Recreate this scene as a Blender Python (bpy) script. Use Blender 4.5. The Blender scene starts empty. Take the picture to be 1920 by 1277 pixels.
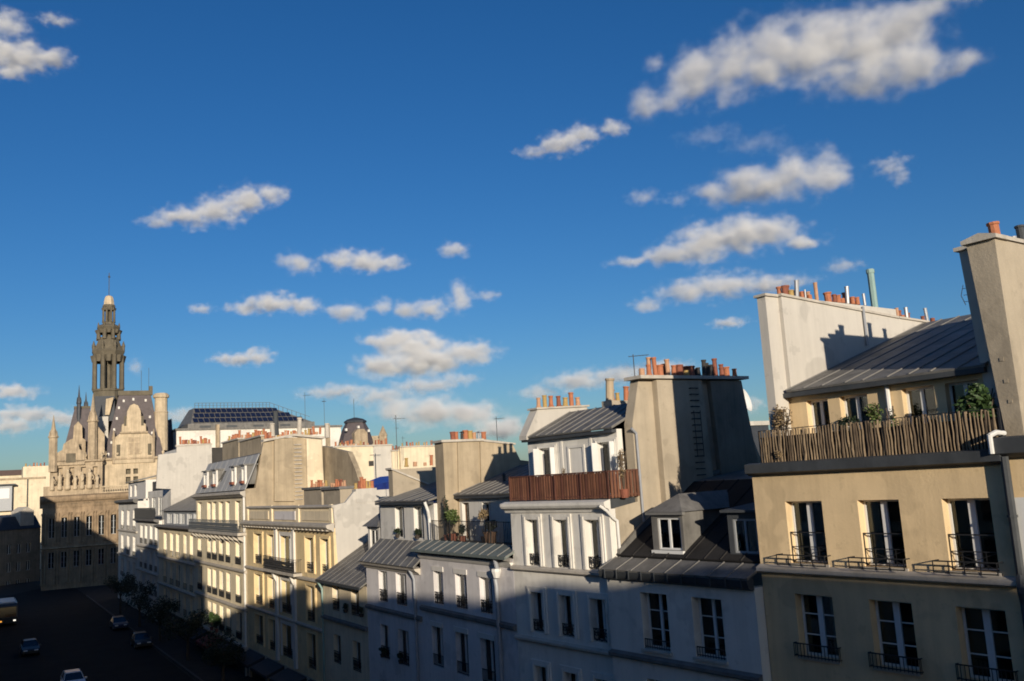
import bpy, bmesh, math, random
from mathutils import Vector, Matrix
random.seed(7)
sc = bpy.context.scene
COL = sc.collection

# ------------------------------------------------------------------ camera
FPX = 1690.0                      # focal length in pixels of the 1920 px wide photograph
PITCH, ROLL, CAM_H = math.radians(8.75), math.radians(3.4), 16.5
FWD = Vector((0, math.cos(PITCH), math.sin(PITCH)))
UP0 = Vector((0, -math.sin(PITCH), math.cos(PITCH)))
RT0 = Vector((1, 0, 0))
RT = RT0 * math.cos(ROLL) - UP0 * math.sin(ROLL)
UP = RT0 * math.sin(ROLL) + UP0 * math.cos(ROLL)
CAM = Vector((0, 0, CAM_H))
cd = bpy.data.cameras.new('camera')
cam = bpy.data.objects.new('camera', cd)
COL.objects.link(cam)
cd.sensor_width = 36.0
cd.lens = FPX / 1920.0 * 36.0
cd.clip_start, cd.clip_end = 0.2, 60000
cam.matrix_world = Matrix(((RT.x, UP.x, -FWD.x, 0), (RT.y, UP.y, -FWD.y, 0), (RT.z, UP.z, -FWD.z, CAM_H), (0, 0, 0, 1)))
sc.camera = cam

# ------------------------------------------------------------------ sky, sun, exposure
SUN_EL, SUN_AZ = math.radians(11.15), math.radians(166.8)
world = bpy.data.worlds.new('World')
sc.world = world
world.use_nodes = True
wn = world.node_tree
sky = wn.nodes.new('ShaderNodeTexSky')
sky.sky_type = 'NISHITA'
sky.sun_disc = False
sky.sun_elevation, sky.sun_rotation = SUN_EL, SUN_AZ
sky.altitude, sky.air_density, sky.dust_density, sky.ozone_density = 60, 1.0, 0.7, 4.5
hsv = wn.nodes.new('ShaderNodeHueSaturation')
hsv.inputs['Saturation'].default_value = 1.16
hsv.inputs['Hue'].default_value = 0.507
wn.links.new(sky.outputs[0], hsv.inputs['Color'])
bg = wn.nodes['Background']
bg.inputs[1].default_value = 0.103
wn.links.new(hsv.outputs[0], bg.inputs[0])
ld = bpy.data.lights.new('sun', 'SUN')
ld.energy, ld.angle, ld.color = 5.0, math.radians(0.53), (1.0, 0.885, 0.715)
sun = bpy.data.objects.new('sun', ld)
COL.objects.link(sun)
SUN_DIR = Vector((math.sin(SUN_AZ) * math.cos(SUN_EL), math.cos(SUN_AZ) * math.cos(SUN_EL), math.sin(SUN_EL)))
sun.rotation_euler = (-SUN_DIR).to_track_quat('-Z', 'Y').to_euler()
sun.location = SUN_DIR * 300
vs = sc.view_settings
vs.view_transform, vs.look, vs.exposure, vs.gamma = 'Standard', 'None', 0.0, 1.0
vs.use_curve_mapping = False
cy = sc.cycles
cy.use_denoising = True
cy.max_bounces, cy.diffuse_bounces, cy.glossy_bounces, cy.transparent_max_bounces = 6, 5, 2, 8
cy.volume_bounces, cy.volume_max_steps, cy.volume_step_rate = 3, 192, 2.0
cy.sample_clamp_indirect = 4.0
cy.filter_width = 1.8
cy.caustics_reflective = cy.caustics_refractive = False

# ------------------------------------------------------------------ pixel -> place
def ray(u, v):
    return FWD + RT * ((u - 960) / FPX) - UP * ((v - 638.5) / FPX)

class Frame:
    """vertical plane with local x to the right along a facade, y into the block, z up"""
    def __init__(s, az, P):
        s.a = math.radians(az)
        s.X = Vector((-math.sin(s.a), -math.cos(s.a), 0))
        s.Y = Vector((math.cos(s.a), -math.sin(s.a), 0))
        s.P = Vector((P[0], P[1], 0))
        s.rz = math.atan2(s.X.y, s.X.x)
    def w(s, x, y, z=0):
        return s.P + s.X * x + s.Y * y + Vector((0, 0, z))
    def loc(s, u, v, y=0):
        d = ray(u, v)
        t = (s.P + s.Y * y - CAM).dot(s.Y) / d.dot(s.Y)
        q = CAM + d * t - s.P
        return q.dot(s.X), q.z
    def x(s, u, v=1000, y=0): return s.loc(u, v, y)[0]
    def z(s, u, v, y=0): return s.loc(u, v, y)[1]
    def side(s, u, v, lx):
        d = ray(u, v)
        t = (s.P + s.X * lx - CAM).dot(s.X) / d.dot(s.X)
        q = CAM + d * t - s.P
        return q.dot(s.Y), q.z

_a = math.radians(-36)
A = Frame(-36, Vector((math.cos(_a), -math.sin(_a))) * 24.5)
L = Frame(-31, A.w(-34.65, 0))
L2 = Frame(-31, L.w(0, 0.9))

# ------------------------------------------------------------------ materials
MATS = {}
def mat(name, rgb, rough=0.8, var=0.15, scale=0.7, bump=0.0, streak=0.0, metal=0.0, spec=0.5, fine=12.0, patch=0.0):
    if name in MATS: return MATS[name]
    m = bpy.data.materials.new(name)
    m.use_nodes = True
    n, l = m.node_tree.nodes, m.node_tree.links
    b = n['Principled BSDF']
    b.inputs['Roughness'].default_value = rough
    b.inputs['Metallic'].default_value = metal
    b.inputs['Specular IOR Level'].default_value = spec
    tc = n.new('ShaderNodeTexCoord')
    def noise(sc_, det, vec):
        t = n.new('ShaderNodeTexNoise')
        t.inputs['Scale'].default_value = sc_
        t.inputs['Detail'].default_value = det
        t.inputs['Roughness'].default_value = 0.65
        l.new(vec, t.inputs['Vector'])
        return t.outputs['Fac']
    info = n.new('ShaderNodeObjectInfo')
    ad = n.new('ShaderNodeVectorMath'); ad.operation = 'ADD'
    l.new(tc.outputs['Object'], ad.inputs[0]); l.new(info.outputs['Location'], ad.inputs[1])
    vec = ad.outputs[0]
    n1 = noise(scale, 6, vec)
    mr = n.new('ShaderNodeMapRange')
    mr.inputs['From Min'].default_value, mr.inputs['From Max'].default_value = 0.3, 0.7
    mr.inputs['To Min'].default_value, mr.inputs['To Max'].default_value = 1 - var, 1 + var * 0.6
    l.new(n1, mr.inputs['Value'])
    fac = mr.outputs[0]
    if streak > 0:
        mp = n.new('ShaderNodeMapping'); mp.inputs['Scale'].default_value = (2.6, 2.6, 0.16)
        l.new(vec, mp.inputs['Vector'])
        n2 = noise(1.0, 5, mp.outputs[0])
        mr2 = n.new('ShaderNodeMapRange')
        mr2.inputs['From Min'].default_value, mr2.inputs['From Max'].default_value = 0.42, 0.72
        mr2.inputs['To Min'].default_value, mr2.inputs['To Max'].default_value = 1.0, 1 - streak
        l.new(n2, mr2.inputs['Value'])
        mu = n.new('ShaderNodeMath'); mu.operation = 'MULTIPLY'
        l.new(fac, mu.inputs[0]); l.new(mr2.outputs[0], mu.inputs[1]); fac = mu.outputs[0]
    if name.startswith(('plaster', 'chimney_white')): patch = patch or .13
    if patch > 0:
        for sc_, lo, hi, am in ((.33, .56, .585, patch), (1.7, .62, .66, patch * .8)):
            off = n.new('ShaderNodeVectorMath'); off.operation = 'ADD'; off.inputs[1].default_value = (17.3 * sc_, 5.1, 9.7)
            l.new(vec, off.inputs[0])
            n4 = noise(sc_, 3, off.outputs[0])
            m4 = n.new('ShaderNodeMapRange')
            m4.inputs['From Min'].default_value, m4.inputs['From Max'].default_value = lo, hi
            m4.inputs['To Min'].default_value, m4.inputs['To Max'].default_value = 1.0, 1 - am
            l.new(n4, m4.inputs['Value'])
            mu = n.new('ShaderNodeMath'); mu.operation = 'MULTIPLY'
            l.new(fac, mu.inputs[0]); l.new(m4.outputs[0], mu.inputs[1]); fac = mu.outputs[0]
    sc2 = n.new('ShaderNodeVectorMath'); sc2.operation = 'SCALE'
    sc2.inputs[0].default_value = rgb
    l.new(fac, sc2.inputs['Scale'])
    l.new(sc2.outputs[0], b.inputs['Base Color'])
    if bump > 0:
        n3 = noise(fine, 4, vec)
        bp = n.new('ShaderNodeBump'); bp.inputs['Strength'].default_value = bump; bp.inputs['Distance'].default_value = 0.03
        l.new(n3, bp.inputs['Height']); l.new(bp.outputs[0], b.inputs['Normal'])
    MATS[name] = m
    return m

mat('plaster_tan', (.75, .56, .325), .85, .14, .5, .25, .14)
mat('plaster_white', (.74, .70, .63), .85, .10, .5, .2, .12)
mat('plaster_cream', (.75, .63, .445), .85, .13, .5, .25, .16)
mat('plaster_grey', (.56, .515, .45), .85, .14, .5, .25, .2)
mat('plaster_lavender', (.70, .66, .645), .85, .10, .5, .2, .12)
mat('plaster_yellow', (.82, .635, .355), .85, .12, .6, .25, .14)
mat('plaster_beige', (.43, .36, .265), .85, .18, .45, .35, .16)
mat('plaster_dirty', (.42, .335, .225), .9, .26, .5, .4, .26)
mat('chimney_white', (.54, .50, .44), .85, .08, .5, .2, .10)
mat('trim_white', (.70, .66, .60), .7, .08, 1.2, .1, .06)
mat('trim_stone', (.50, .45, .38), .85, .18, 1.2, .3, .2)
mat('ledge_dark', (.17, .16, .15), .85, .25, 1.5, .3, .2)
mat('lead', (.065, .07, .075), .6, .25, 1.5, .15, .15, .1, .3)
mat('zinc', (.19, .18, .165), .62, .35, 1.1, .10, .3, .05, .3)
mat('zinc_seam', (.20, .19, .175), .6, .15, 1.5, 0, 0, .05, .3)
mat('zinc_green', (.17, .195, .18), .6, .2, .9, .1, .15, .05, .3)
mat('zinc_dark', (.075, .08, .085), .6, .2, .9, .1, .12, .05, .3)
mat('zinc_pale', (.42, .41, .39), .65, .15, .9, .08, .15, 0, .3)
mat('plaster_pale', (.84, .71, .49), .85, .10, .6, .2, .12)
mat('zinc_shaded', (.034, .032, .031), .8, .3, .9, .08, .2, 0, .1)  # zinc made near black: the slope's shade is put into the colour
mat('slate', (.105, .085, .085), .7, .25, 1.6, .35, .1)
mat('slate_dark', (.04, .045, .055), .6, .25, 1.6, .35, .1)
mat('stone', (.45, .35, .235), .9, .36, .7, .6, .4)
mat('stone_soot', (.33, .235, .145), .9, .36, .7, .6, .4)
mat('plaster_shaded', (.27, .225, .17), .9, .25, .6, .4, .3)  # darker plaster with shade in its base colour
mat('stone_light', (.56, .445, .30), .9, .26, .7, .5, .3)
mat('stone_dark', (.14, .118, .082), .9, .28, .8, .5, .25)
mat('terracotta', (.42, .155, .075), .85, .22, 6, .2)
mat('terracotta_pale', (.48, .27, .16), .85, .22, 6, .2)
mat('terracotta_dark', (.25, .085, .05), .85, .25, 6, .2)
mat('clay_ochre', (.42, .28, .10), .85, .2, 6, .2)
mat('steel', (.42, .42, .43), .5, .15, 4, 0, 0, .5)
mat('soot', (.045, .04, .038), .9, .25, 5, .2)
mat('iron', (.022, .022, .024), .5, .2, 5, 0, 0, .2)
mat('iron_grey', (.10, .11, .12), .5, .2, 5, 0, 0, .2)
mat('wood_red', (.18, .076, .042), .65, .3, 2.0, .2, .25)
mat('wood_red_dark', (.12, .045, .028), .7, .3, 2.0, .2, .2)
mat('wood_stick', (.25, .18, .11), .85, .35, 2.5, .3, .3)
mat('wood_stick_dark', (.13, .09, .055), .85, .35, 2.5, .3, .3)
mat('wood_dark', (.05, .037, .028), .8, .3, 2.5, .2, .2)
mat('wood_brown', (.16, .085, .045), .7, .25, 2.5, .2, .2)
mat('frame_white', (.72, .71, .68), .5, .05, 3)
mat('frame_grey', (.36, .37, .38), .5, .08, 3)
mat('curtain', (.62, .60, .55), .9, .1, 3)
mat('curtain_orange', (.68, .24, .045), .9, .12, 3)
mat('interior', (.05, .045, .04), .9, .3, .8)
mat('pipe_green', (.25, .36, .33), .5, .12, 2, .05, .1)
mat('pipe_grey', (.30, .31, .33), .5, .12, 2, .05, .1)
mat('pipe_white', (.68, .66, .62), .5, .08, 2)
mat('tarp', (.02, .07, .42), .5, .25, 2.5, .4)
mat('asphalt', (.020, .0195, .019), .95, .3, .4, .3, 0, 0, .1)
mat('pavement', (.045, .042, .039), .95, .25, .8, .3, 0, 0, .1)
mat('kerb', (.055, .052, .05), .85, .2, 1.5, .3)
mat('road_paint', (.62, .62, .60), .7, .2, 3)
mat('leaf', (.045, .085, .022), .6, .45, 9)
mat('leaf_light', (.085, .12, .03), .6, .4, 9)
mat('leaf_dry', (.27, .19, .10), .8, .4, 9)
mat('leaf_dark', (.016, .03, .011), .6, .4, 9)
mat('bark', (.09, .065, .045), .9, .3, 8, .3)
mat('solar', (.012, .018, .045), .18, .2, 2, 0, 0, 0, .7)
mat('car_white', (.70, .70, .70), .22, .04, 2)
mat('car_dark', (.012, .013, .015), .4, .1, 2)
mat('car_grey', (.06, .06, .065), .25, .1, 2)
mat('car_blue', (.012, .02, .045), .4, .1, 2)
mat('rubber', (.015, .015, .015), .8, .2, 5)
mat('car_glass', (.012, .014, .017), .06, .1, 2, 0, 0, 0, .8)
mat('awning_red', (.17, .02, .018), .8, .2, 2)
mat('awning_dark', (.025, .028, .035), .8, .2, 2)
mat('shop_dark', (.025, .024, .024), .35, .3, 1)
mat('roof_brown', (.20, .13, .095), .8, .25, 2, .3)

def glass_mat():
    m = bpy.data.materials.new('glass'); m.use_nodes = True
    n, l = m.node_tree.nodes, m.node_tree.links
    n.clear()
    o = n.new('ShaderNodeOutputMaterial'); mx = n.new('ShaderNodeMixShader')
    tr = n.new('ShaderNodeBsdfTransparent'); tr.inputs[0].default_value = (.62, .66, .66, 1)
    gl = n.new('ShaderNodeBsdfGlossy'); gl.inputs['Roughness'].default_value = .03; gl.inputs['Color'].default_value = (.9, .93, .95, 1)
    fr = n.new('ShaderNodeFresnel'); fr.inputs[0].default_value = 1.52
    nz = n.new('ShaderNodeTexNoise'); nz.inputs['Scale'].default_value = 1.1
    bp = n.new('ShaderNodeBump'); bp.inputs['Strength'].default_value = .06; bp.inputs['Distance'].default_value = .05
    l.new(nz.outputs[0], bp.inputs['Height']); l.new(bp.outputs[0], gl.inputs['Normal'])
    l.new(fr.outputs[0], mx.inputs[0]); l.new(tr.outputs[0], mx.inputs[1]); l.new(gl.outputs[0], mx.inputs[2])
    l.new(mx.outputs[0], o.inputs[0])
    MATS['glass'] = m
glass_mat()
def lamp_mat(name, rgb, s):
    m = bpy.data.materials.new(name); m.use_nodes = True
    b = m.node_tree.nodes['Principled BSDF']
    b.inputs['Base Color'].default_value = (*rgb, 1)
    b.inputs['Emission Color'].default_value = (*rgb, 1); b.inputs['Emission Strength'].default_value = s
    MATS[name] = m
lamp_mat('lamp_white', (1, .93, .8), 1.2)
lamp_mat('lamp_amber', (1, .42, .06), 1.0)
lamp_mat('lamp_red', (.9, .03, .02), 1.2)

# ------------------------------------------------------------------ mesh helpers
class MB:
    def __init__(s): s.v, s.f = [], []
    def quad(s, *pts):
        i = len(s.v); s.v += [tuple(p) for p in pts]; s.f.append(tuple(range(i, i + len(pts)))); return s
    def hull8(s, b, t):
        i = len(s.v); s.v += [tuple(p) for p in b] + [tuple(p) for p in t]
        n = len(b)
        s.f.append(tuple(i + k for k in reversed(range(n)))); s.f.append(tuple(i + n + k for k in range(n)))
        for k in range(n):
            j = (k + 1) % n
            s.f.append((i + k, i + j, i + n + j, i + n + k))
        return s
    def box(s, x0, x1, y0, y1, z0, z1):
        return s.hull8([(x0, y0, z0), (x1, y0, z0), (x1, y1, z0), (x0, y1, z0)], [(x0, y0, z1), (x1, y0, z1), (x1, y1, z1), (x0, y1, z1)])
    def prism_x(s, prof, x0, x1):      # profile of (y, z)
        return s.hull8([(x0, y, z) for y, z in prof], [(x1, y, z) for y, z in prof])
    def prism_y(s, prof, y0, y1):      # profile of (x, z)
        return s.hull8([(x, y0, z) for x, z in prof], [(x, y1, z) for x, z in prof])
    def prism_z(s, prof, z0, z1):
        return s.hull8([(x, y, z0) for x, y in prof], [(x, y, z1) for x, y in prof])
    def ring(s, cx, cy, rings, n=8, ph=0.0, caps=True):      # rings of (r, z)
        i = len(s.v)
        for r, z in rings:
            for k in range(n):
                t = ph + 2 * math.pi * k / n
                s.v.append((cx + r * math.cos(t), cy + r * math.sin(t), z))
        for q in range(len(rings) - 1):
            for k in range(n):
                j = (k + 1) % n
                s.f.append((i + q * n + k, i + q * n + j, i + (q + 1) * n + j, i + (q + 1) * n + k))
        if caps:
            s.f.append(tuple(i + k for k in reversed(range(n))))
            s.f.append(tuple(i + (len(rings) - 1) * n + k for k in range(n)))
        return s
    def bar(s, p, q, w, h=None, up=(0, 0, 1)):
        p, q = Vector(p), Vector(q); h = h or w
        d = (q - p).normalized(); upv = Vector(up)
        if abs(d.dot(upv)) > .98: upv = Vector((0, 1, 0))
        sx = d.cross(upv).normalized() * (w / 2); sy = sx.cross(d).normalized() * (h / 2)
        return s.hull8([p - sx - sy, p + sx - sy, p + sx + sy, p - sx + sy], [q - sx - sy, q + sx - sy, q + sx + sy, q - sx + sy])
    def tube(s, pts, r, n=6):
        pts = [Vector(p) for p in pts]
        for a, b in zip(pts, pts[1:]):
            d = (b - a)
            if d.length < 1e-6: continue
            d.normalize(); ref = Vector((0, 0, 1)) if abs(d.z) < .9 else Vector((0, 1, 0))
            sx = d.cross(ref).normalized() * r; sy = sx.cross(d).normalized() * r
            a2, b2 = a - d * r * .35, b + d * r * .35
            ra = [a2 + sx * math.cos(2 * math.pi * k / n) + sy * math.sin(2 * math.pi * k / n) for k in range(n)]
            rb = [b2 + sx * math.cos(2 * math.pi * k / n) + sy * math.sin(2 * math.pi * k / n) for k in range(n)]
            s.hull8(ra, rb)
        return s
    def mesh(s, name, m, off=(0, 0, 0), smooth=False):
        me = bpy.data.meshes.new(name)
        ox, oy, oz = off
        me.from_pydata([(x - ox, y - oy, z - oz) for x, y, z in s.v], [], s.f)
        me.materials.append(MATS[m])
        bm = bmesh.new(); bm.from_mesh(me); bmesh.ops.recalc_face_normals(bm, faces=bm.faces); bm.to_mesh(me); bm.free()
        if smooth:
            for q in me.polygons: q.use_smooth = True
        return me

def tag(o, label=None, cat=None, group=None, kind=None):
    if label: o['label'] = label
    if cat: o['category'] = cat
    if group: o['group'] = group
    if kind: o['kind'] = kind
    return o

class Thing:
    """an Empty at the thing's base; parts are given in the coordinates of its frame"""
    def __init__(s, name, label, cat, fr, x0=0.0, y0=0.0, z0=0.0, group=None):
        s.fr, s.o3 = fr, (x0, y0, z0)
        s.root = bpy.data.objects.new(name, None)
        s.root.empty_display_size = .5
        s.root.location = fr.w(x0, y0, z0); s.root.rotation_euler = (0, 0, fr.rz)
        COL.objects.link(s.root)
        tag(s.root, label, cat, group)
    def part(s, name, mb, m, parent=None, kind=None, smooth=False, label=None):
        o = bpy.data.objects.new(name, mb.mesh(name, m, s.o3, smooth))
        o.parent = parent or s.root
        COL.objects.link(o)
        if kind: o['kind'] = kind
        if label: o['label'] = label
        return o
    def place(s, name, me, x, y, z, parent=None, rz=0.0):     # shared mesh; parent sits at the thing's origin
        o = bpy.data.objects.new(name, me)
        o.parent = parent or s.root
        o.location = (x - s.o3[0], y - s.o3[1], z - s.o3[2]); o.rotation_euler = (0, 0, rz)
        COL.objects.link(o)
        return o

CACHE = {}
def cached(key, fn):
    if key not in CACHE: CACHE[key] = fn()
    return CACHE[key]

# ------------------------------------------------------------------ house kit
def wall_mb(x0, x1, z0, z1, y, t, ops):
    mb = MB()
    ops = [o for o in ops if o[0] < x1 and o[1] > x0 and o[2] < z1 and o[3] > z0]
    xs = sorted({x0, x1, *[q for o in ops for q in o[:2]]}); zs = sorted({z0, z1, *[q for o in ops for q in o[2:4]]})
    for a, b in zip(xs, xs[1:]):
        zr = None
        for c, d in zip(zs, zs[1:]):
            cx, cz = (a + b) / 2, (c + d) / 2
            if any(o[0] < cx < o[1] and o[2] < cz < o[3] for o in ops): continue
            mb.quad((a, y, c), (b, y, c), (b, y, d), (a, y, d))
            mb.quad((a, y + t, c), (a, y + t, d), (b, y + t, d), (b, y + t, c))
    for o in ops:
        a, b, c, d = o[:4]
        mb.quad((a, y, c), (a, y, d), (a, y + t, d), (a, y + t, c)).quad((b, y, c), (b, y + t, c), (b, y + t, d), (b, y, d))
        mb.quad((a, y, d), (b, y, d), (b, y + t, d), (a, y + t, d)).quad((a, y, c), (a, y + t, c), (b, y + t, c), (b, y, c))
    mb.quad((x0, y, z0), (x0, y, z1), (x0, y + t, z1), (x0, y + t, z0)).quad((x1, y, z0), (x1, y + t, z0), (x1, y + t, z1), (x1, y, z1))
    mb.quad((x0, y, z1), (x1, y, z1), (x1, y + t, z1), (x0, y + t, z1))
    return mb

def window(h, x0, x1, z0, z1, y, bars=2, fm='frame_white', curtain=None, mull=.11, parent=None):
    """casement window standing in an opening: frame mesh, a pane for each leaf"""
    w, hh = round(x1 - x0, 2), round(z1 - z0, 2)
    def fmesh():
        mb = MB(); e = .07
        mb.box(0, e, 0, .07, 0, hh).box(w - e, w, 0, .07, 0, hh).box(e, w - e, 0, .07, 0, e).box(e, w - e, 0, .07, hh - e, hh)
        c = w / 2
        mb.box(c - mull / 2, c + mull / 2, -.012, .066, e, hh - e)
        for i in range(bars):
            zz = hh * (i + 1) / (bars + 1)
            mb.box(e, c - mull / 2, .012, .055, zz - .018, zz + .018).box(c + mull / 2, w - e, .012, .055, zz - .018, zz + .018)
        return mb.mesh('window', fm)
    def pmesh():
        mb = MB(); mb.box(0, w / 2 - .07 - mull / 2, 0, .008, 0, hh - .14); return mb.mesh('pane', 'glass')
    o = h.place('window', cached(('win', w, hh, bars, fm, mull), fmesh), x0, y, z0, parent)
    pm = cached(('pane', w, hh, mull), pmesh)
    for px in (.07, w / 2 + mull / 2):
        p = bpy.data.objects.new('pane', pm); p.parent = o; p.location = (px, .034, .07); COL.objects.link(p)
    if curtain:
        def cmesh(a, b):
            mb = MB(); n = 14; i0 = 0
            for k in range(n):
                xa, xb = a + (b - a) * k / n, a + (b - a) * (k + 1) / n
                ya, yb = .03 * (k % 2), .03 * ((k + 1) % 2)
                mb.hull8([(xa, ya, 0), (xb, yb, 0), (xb, yb + .01, 0), (xa, ya + .01, 0)], [(xa, ya, hh), (xb, yb, hh), (xb, yb + .01, hh), (xa, ya + .01, hh)])
            return mb.mesh('curtain', curtain[0])
        key = ('cur', w, hh) + tuple(curtain)
        c = bpy.data.objects.new('curtain', cached(key, lambda: cmesh(w * curtain[1], w * curtain[2]))); c.parent = o; c.location = (0, .14, 0); COL.objects.link(c)
    return o

def railing(h, x0, x1, z0, z1, y, style='bars', m='iron', ret=0.0, name='railing', step=.12, parent=None, k_=1.0):
    w, hh = round(x1 - x0, 2), round(z1 - z0, 2)
    def mk():
        mb = MB()
        mb.box(0, w, -.02, .02, hh - .035, hh)
        if style == 'bars':
            mb.box(0, w, -.012, .012, .04, .07)
            k = max(2, int(w / step))
            for i in range(k + 1):
                x = w * i / k; mb.box(x - .009 * k_, x + .009 * k_, -.009, .009, 0, hh - .03)
        elif style == 'low':
            for q in (.02, .5): mb.box(0, w, -.012, .012, hh * q, hh * q + .03)
            for i in range(5):
                x = w * i / 4; mb.box(x - .012, x + .012, -.012, .012, 0, hh)
        elif style == 'cross':
            mb.box(0, w, -.012, .012, 0, .03); mb.box(0, w, -.012, .012, hh * .5, hh * .5 + .025)
            for x in (0, w): mb.box(x - .014, x + .014, -.014, .014, 0, hh)
            mb.bar((0, 0, .02), (w, 0, hh * .5), .018).bar((w, .004, .02), (0, .004, hh * .5), .018)
            k = 4
            for i in range(1, k): mb.box(w * i / k - .008, w * i / k + .008, -.008, .008, 0, hh * .5)
        elif style == 'ornate':
            mb.box(0, w, -.015, .015, .03, .06); mb.box(0, w, -.012, .012, hh - .16, hh - .14)
            k = max(3, int(w / .24))
            for i in range(k):
                xa, xb = w * i / k, w * (i + 1) / k; c = (xa + xb) / 2; rr = (xb - xa) * .42
                mb.box(xa - .011 * k_, xa + .011 * k_, -.011, .011, 0, hh)
                for zc, r in ((hh * .32, rr), (hh * .64, rr * .8)):
                    seg = 8
                    for q in range(seg):
                        t0, t1 = 2 * math.pi * q / seg, 2 * math.pi * (q + 1) / seg
                        mb.bar((c + r * math.cos(t0), 0, zc + r * 1.25 * math.sin(t0)), (c + r * math.cos(t1), 0, zc + r * 1.25 * math.sin(t1)), .022 * k_, up=(0, 1, 0))
            mb.box(w - .011, w + .011, -.011, .011, 0, hh)
        if ret > 0:
            for x in (0, w):
                mb.box(x - .012, x + .012, .021, ret, hh - .033, hh - .004)
                if style != 'low' and style != 'cross':
                    mb.box(x - .01, x + .01, .02, ret, .04, .065)
                    for i in range(1, max(2, int(ret / step))):
                        yy = ret * i / max(2, int(ret / step)); mb.box(x - .008, x + .008, yy - .008, yy + .008, 0, hh - .03)
        return mb.mesh(name, m)
    return h.place(name, cached(('rail', w, hh, style, m, ret, name, step, k_), mk), x0, y, z0, parent)

def roof(h, e0, e1, r1, r0, n=8, m='zinc', sm='zinc_seam', th=.07, name='roof', seam=True, sh=.035, parent=None):
    """metal roof slab from eave e0-e1 up to ridge r0-r1 with standing seams of their own"""
    e0, e1, r1, r0 = map(Vector, (e0, e1, r1, r0))
    nn = (e1 - e0).cross(r0 - e0).normalized()
    if nn.z < 0: nn = -nn
    mb = MB(); mb.hull8([q - nn * th for q in (e0, e1, r1, r0)], [e0, e1, r1, r0])
    o = h.part(name, mb, m, parent)
    if seam:
        for i in range(n + 1):
            t = min(1, max(0, (i + (random.uniform(-.14, .14) if 0 < i < n else 0)) / n))
            p, q = e0.lerp(e1, t), r0.lerp(r1, t)
            ax = (e1 - e0).normalized()
            w = ax * .028
            sb = MB(); sb.hull8([p - w + nn * .002, p + w + nn * .002, q + w + nn * .002, q - w + nn * .002], [p - w * .6 + nn * sh, p + w * .6 + nn * sh, q + w * .6 + nn * sh, q - w * .6 + nn * sh])
            h.part('seam', sb, sm, o)
    return o

POT = {
 'clay': lambda: MB().ring(0, 0, [(.15, 0), (.15, .06), (.115, .08), (.095, .42), (.12, .44), (.12, .5), (.085, .5), (.085, .44)], 10),
 'wide': lambda: MB().ring(0, 0, [(.17, 0), (.15, .1), (.15, .46), (.18, .48), (.18, .54), (.12, .54), (.12, .46)], 10),
 'tall': lambda: MB().ring(0, 0, [(.13, 0), (.12, .05), (.115, .68), (.14, .70), (.14, .76), (.095, .76), (.095, .7)], 10),
 'steel': lambda: MB().ring(0, 0, [(.09, 0), (.09, .78), (.105, .78), (.105, .82), (.07, .82), (.07, .76)], 10),
 'cowl': lambda: MB().ring(0, 0, [(.09, 0), (.09, .5), (.06, .5)], 10).ring(0, 0, [(.2, .56), (.02, .68)], 10).box(-.01, .01, -.09, .09, .5, .6),
 'stub': lambda: MB().ring(0, 0, [(.13, 0), (.12, .28), (.09, .28)], 10),
}
def pot(h, kind, m, x, y, z, parent, s=1.0):
    me = cached(('pot', kind, m), lambda: POT[kind]().mesh('chimney_pot', m, smooth=False))
    o = h.place('chimney_pot', me, x, y, z, parent); q = s * random.uniform(.85, 1.15); o.scale = (q, q, s * random.uniform(.78, 1.15)); o.rotation_euler = (random.uniform(-.06, .06), random.uniform(-.06, .06), random.uniform(0, 3))
    return o
POTS = [('clay', 'terracotta'), ('clay', 'terracotta_pale'), ('wide', 'terracotta'), ('clay', 'terracotta_dark'), ('tall', 'terracotta'), ('clay', 'clay_ochre'), ('stub', 'terracotta_pale')]
def pot_row(h, p0, p1, n, parent, seq=None, seed=0, jit=.25, s=1.0):
    rnd = random.Random(seed)
    for i in range(n):
        t = (i + .5 + rnd.uniform(-jit, jit)) / n
        k, m = (seq[i % len(seq)] if seq else rnd.choice(POTS))
        pot(h, k, m, p0[0] + (p1[0] - p0[0]) * t + rnd.uniform(-.05, .05), p0[1] + (p1[1] - p0[1]) * t, p0[2] + (p1[2] - p0[2]) * t, parent, s)

def stack(h, prof, x0, x1, m, cap=.12, cm='trim_stone', name='chimney_stack', over=.1):
    """party-wall chimney stack: (y, z) outline, between x0 and x1, with a coping over its highest edge"""
    mb = MB(); mb.prism_x(prof, x0, x1); o = h.part(name, mb, m)
    if cap:
        zt = max(q[1] for q in prof); ys = [q[0] for q in prof if q[1] > zt - .35]
        zs = {q[0]: q[1] for q in prof}
        ya, yb = min(ys), max(ys)
        za, zb = zs[ya], zs[yb]
        c = MB(); c.hull8([(x0 - over, ya - over, za + .003), (x1 + over, ya - over, za + .003), (x1 + over, yb + over, zb + .003), (x0 - over, yb + over, zb + .003)],
                          [(x0 - over, ya - over, za + cap), (x1 + over, ya - over, za + cap), (x1 + over, yb + over, zb + cap), (x0 - over, yb + over, zb + cap)])
        h.part('coping', c, cm, o)
    return o

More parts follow.
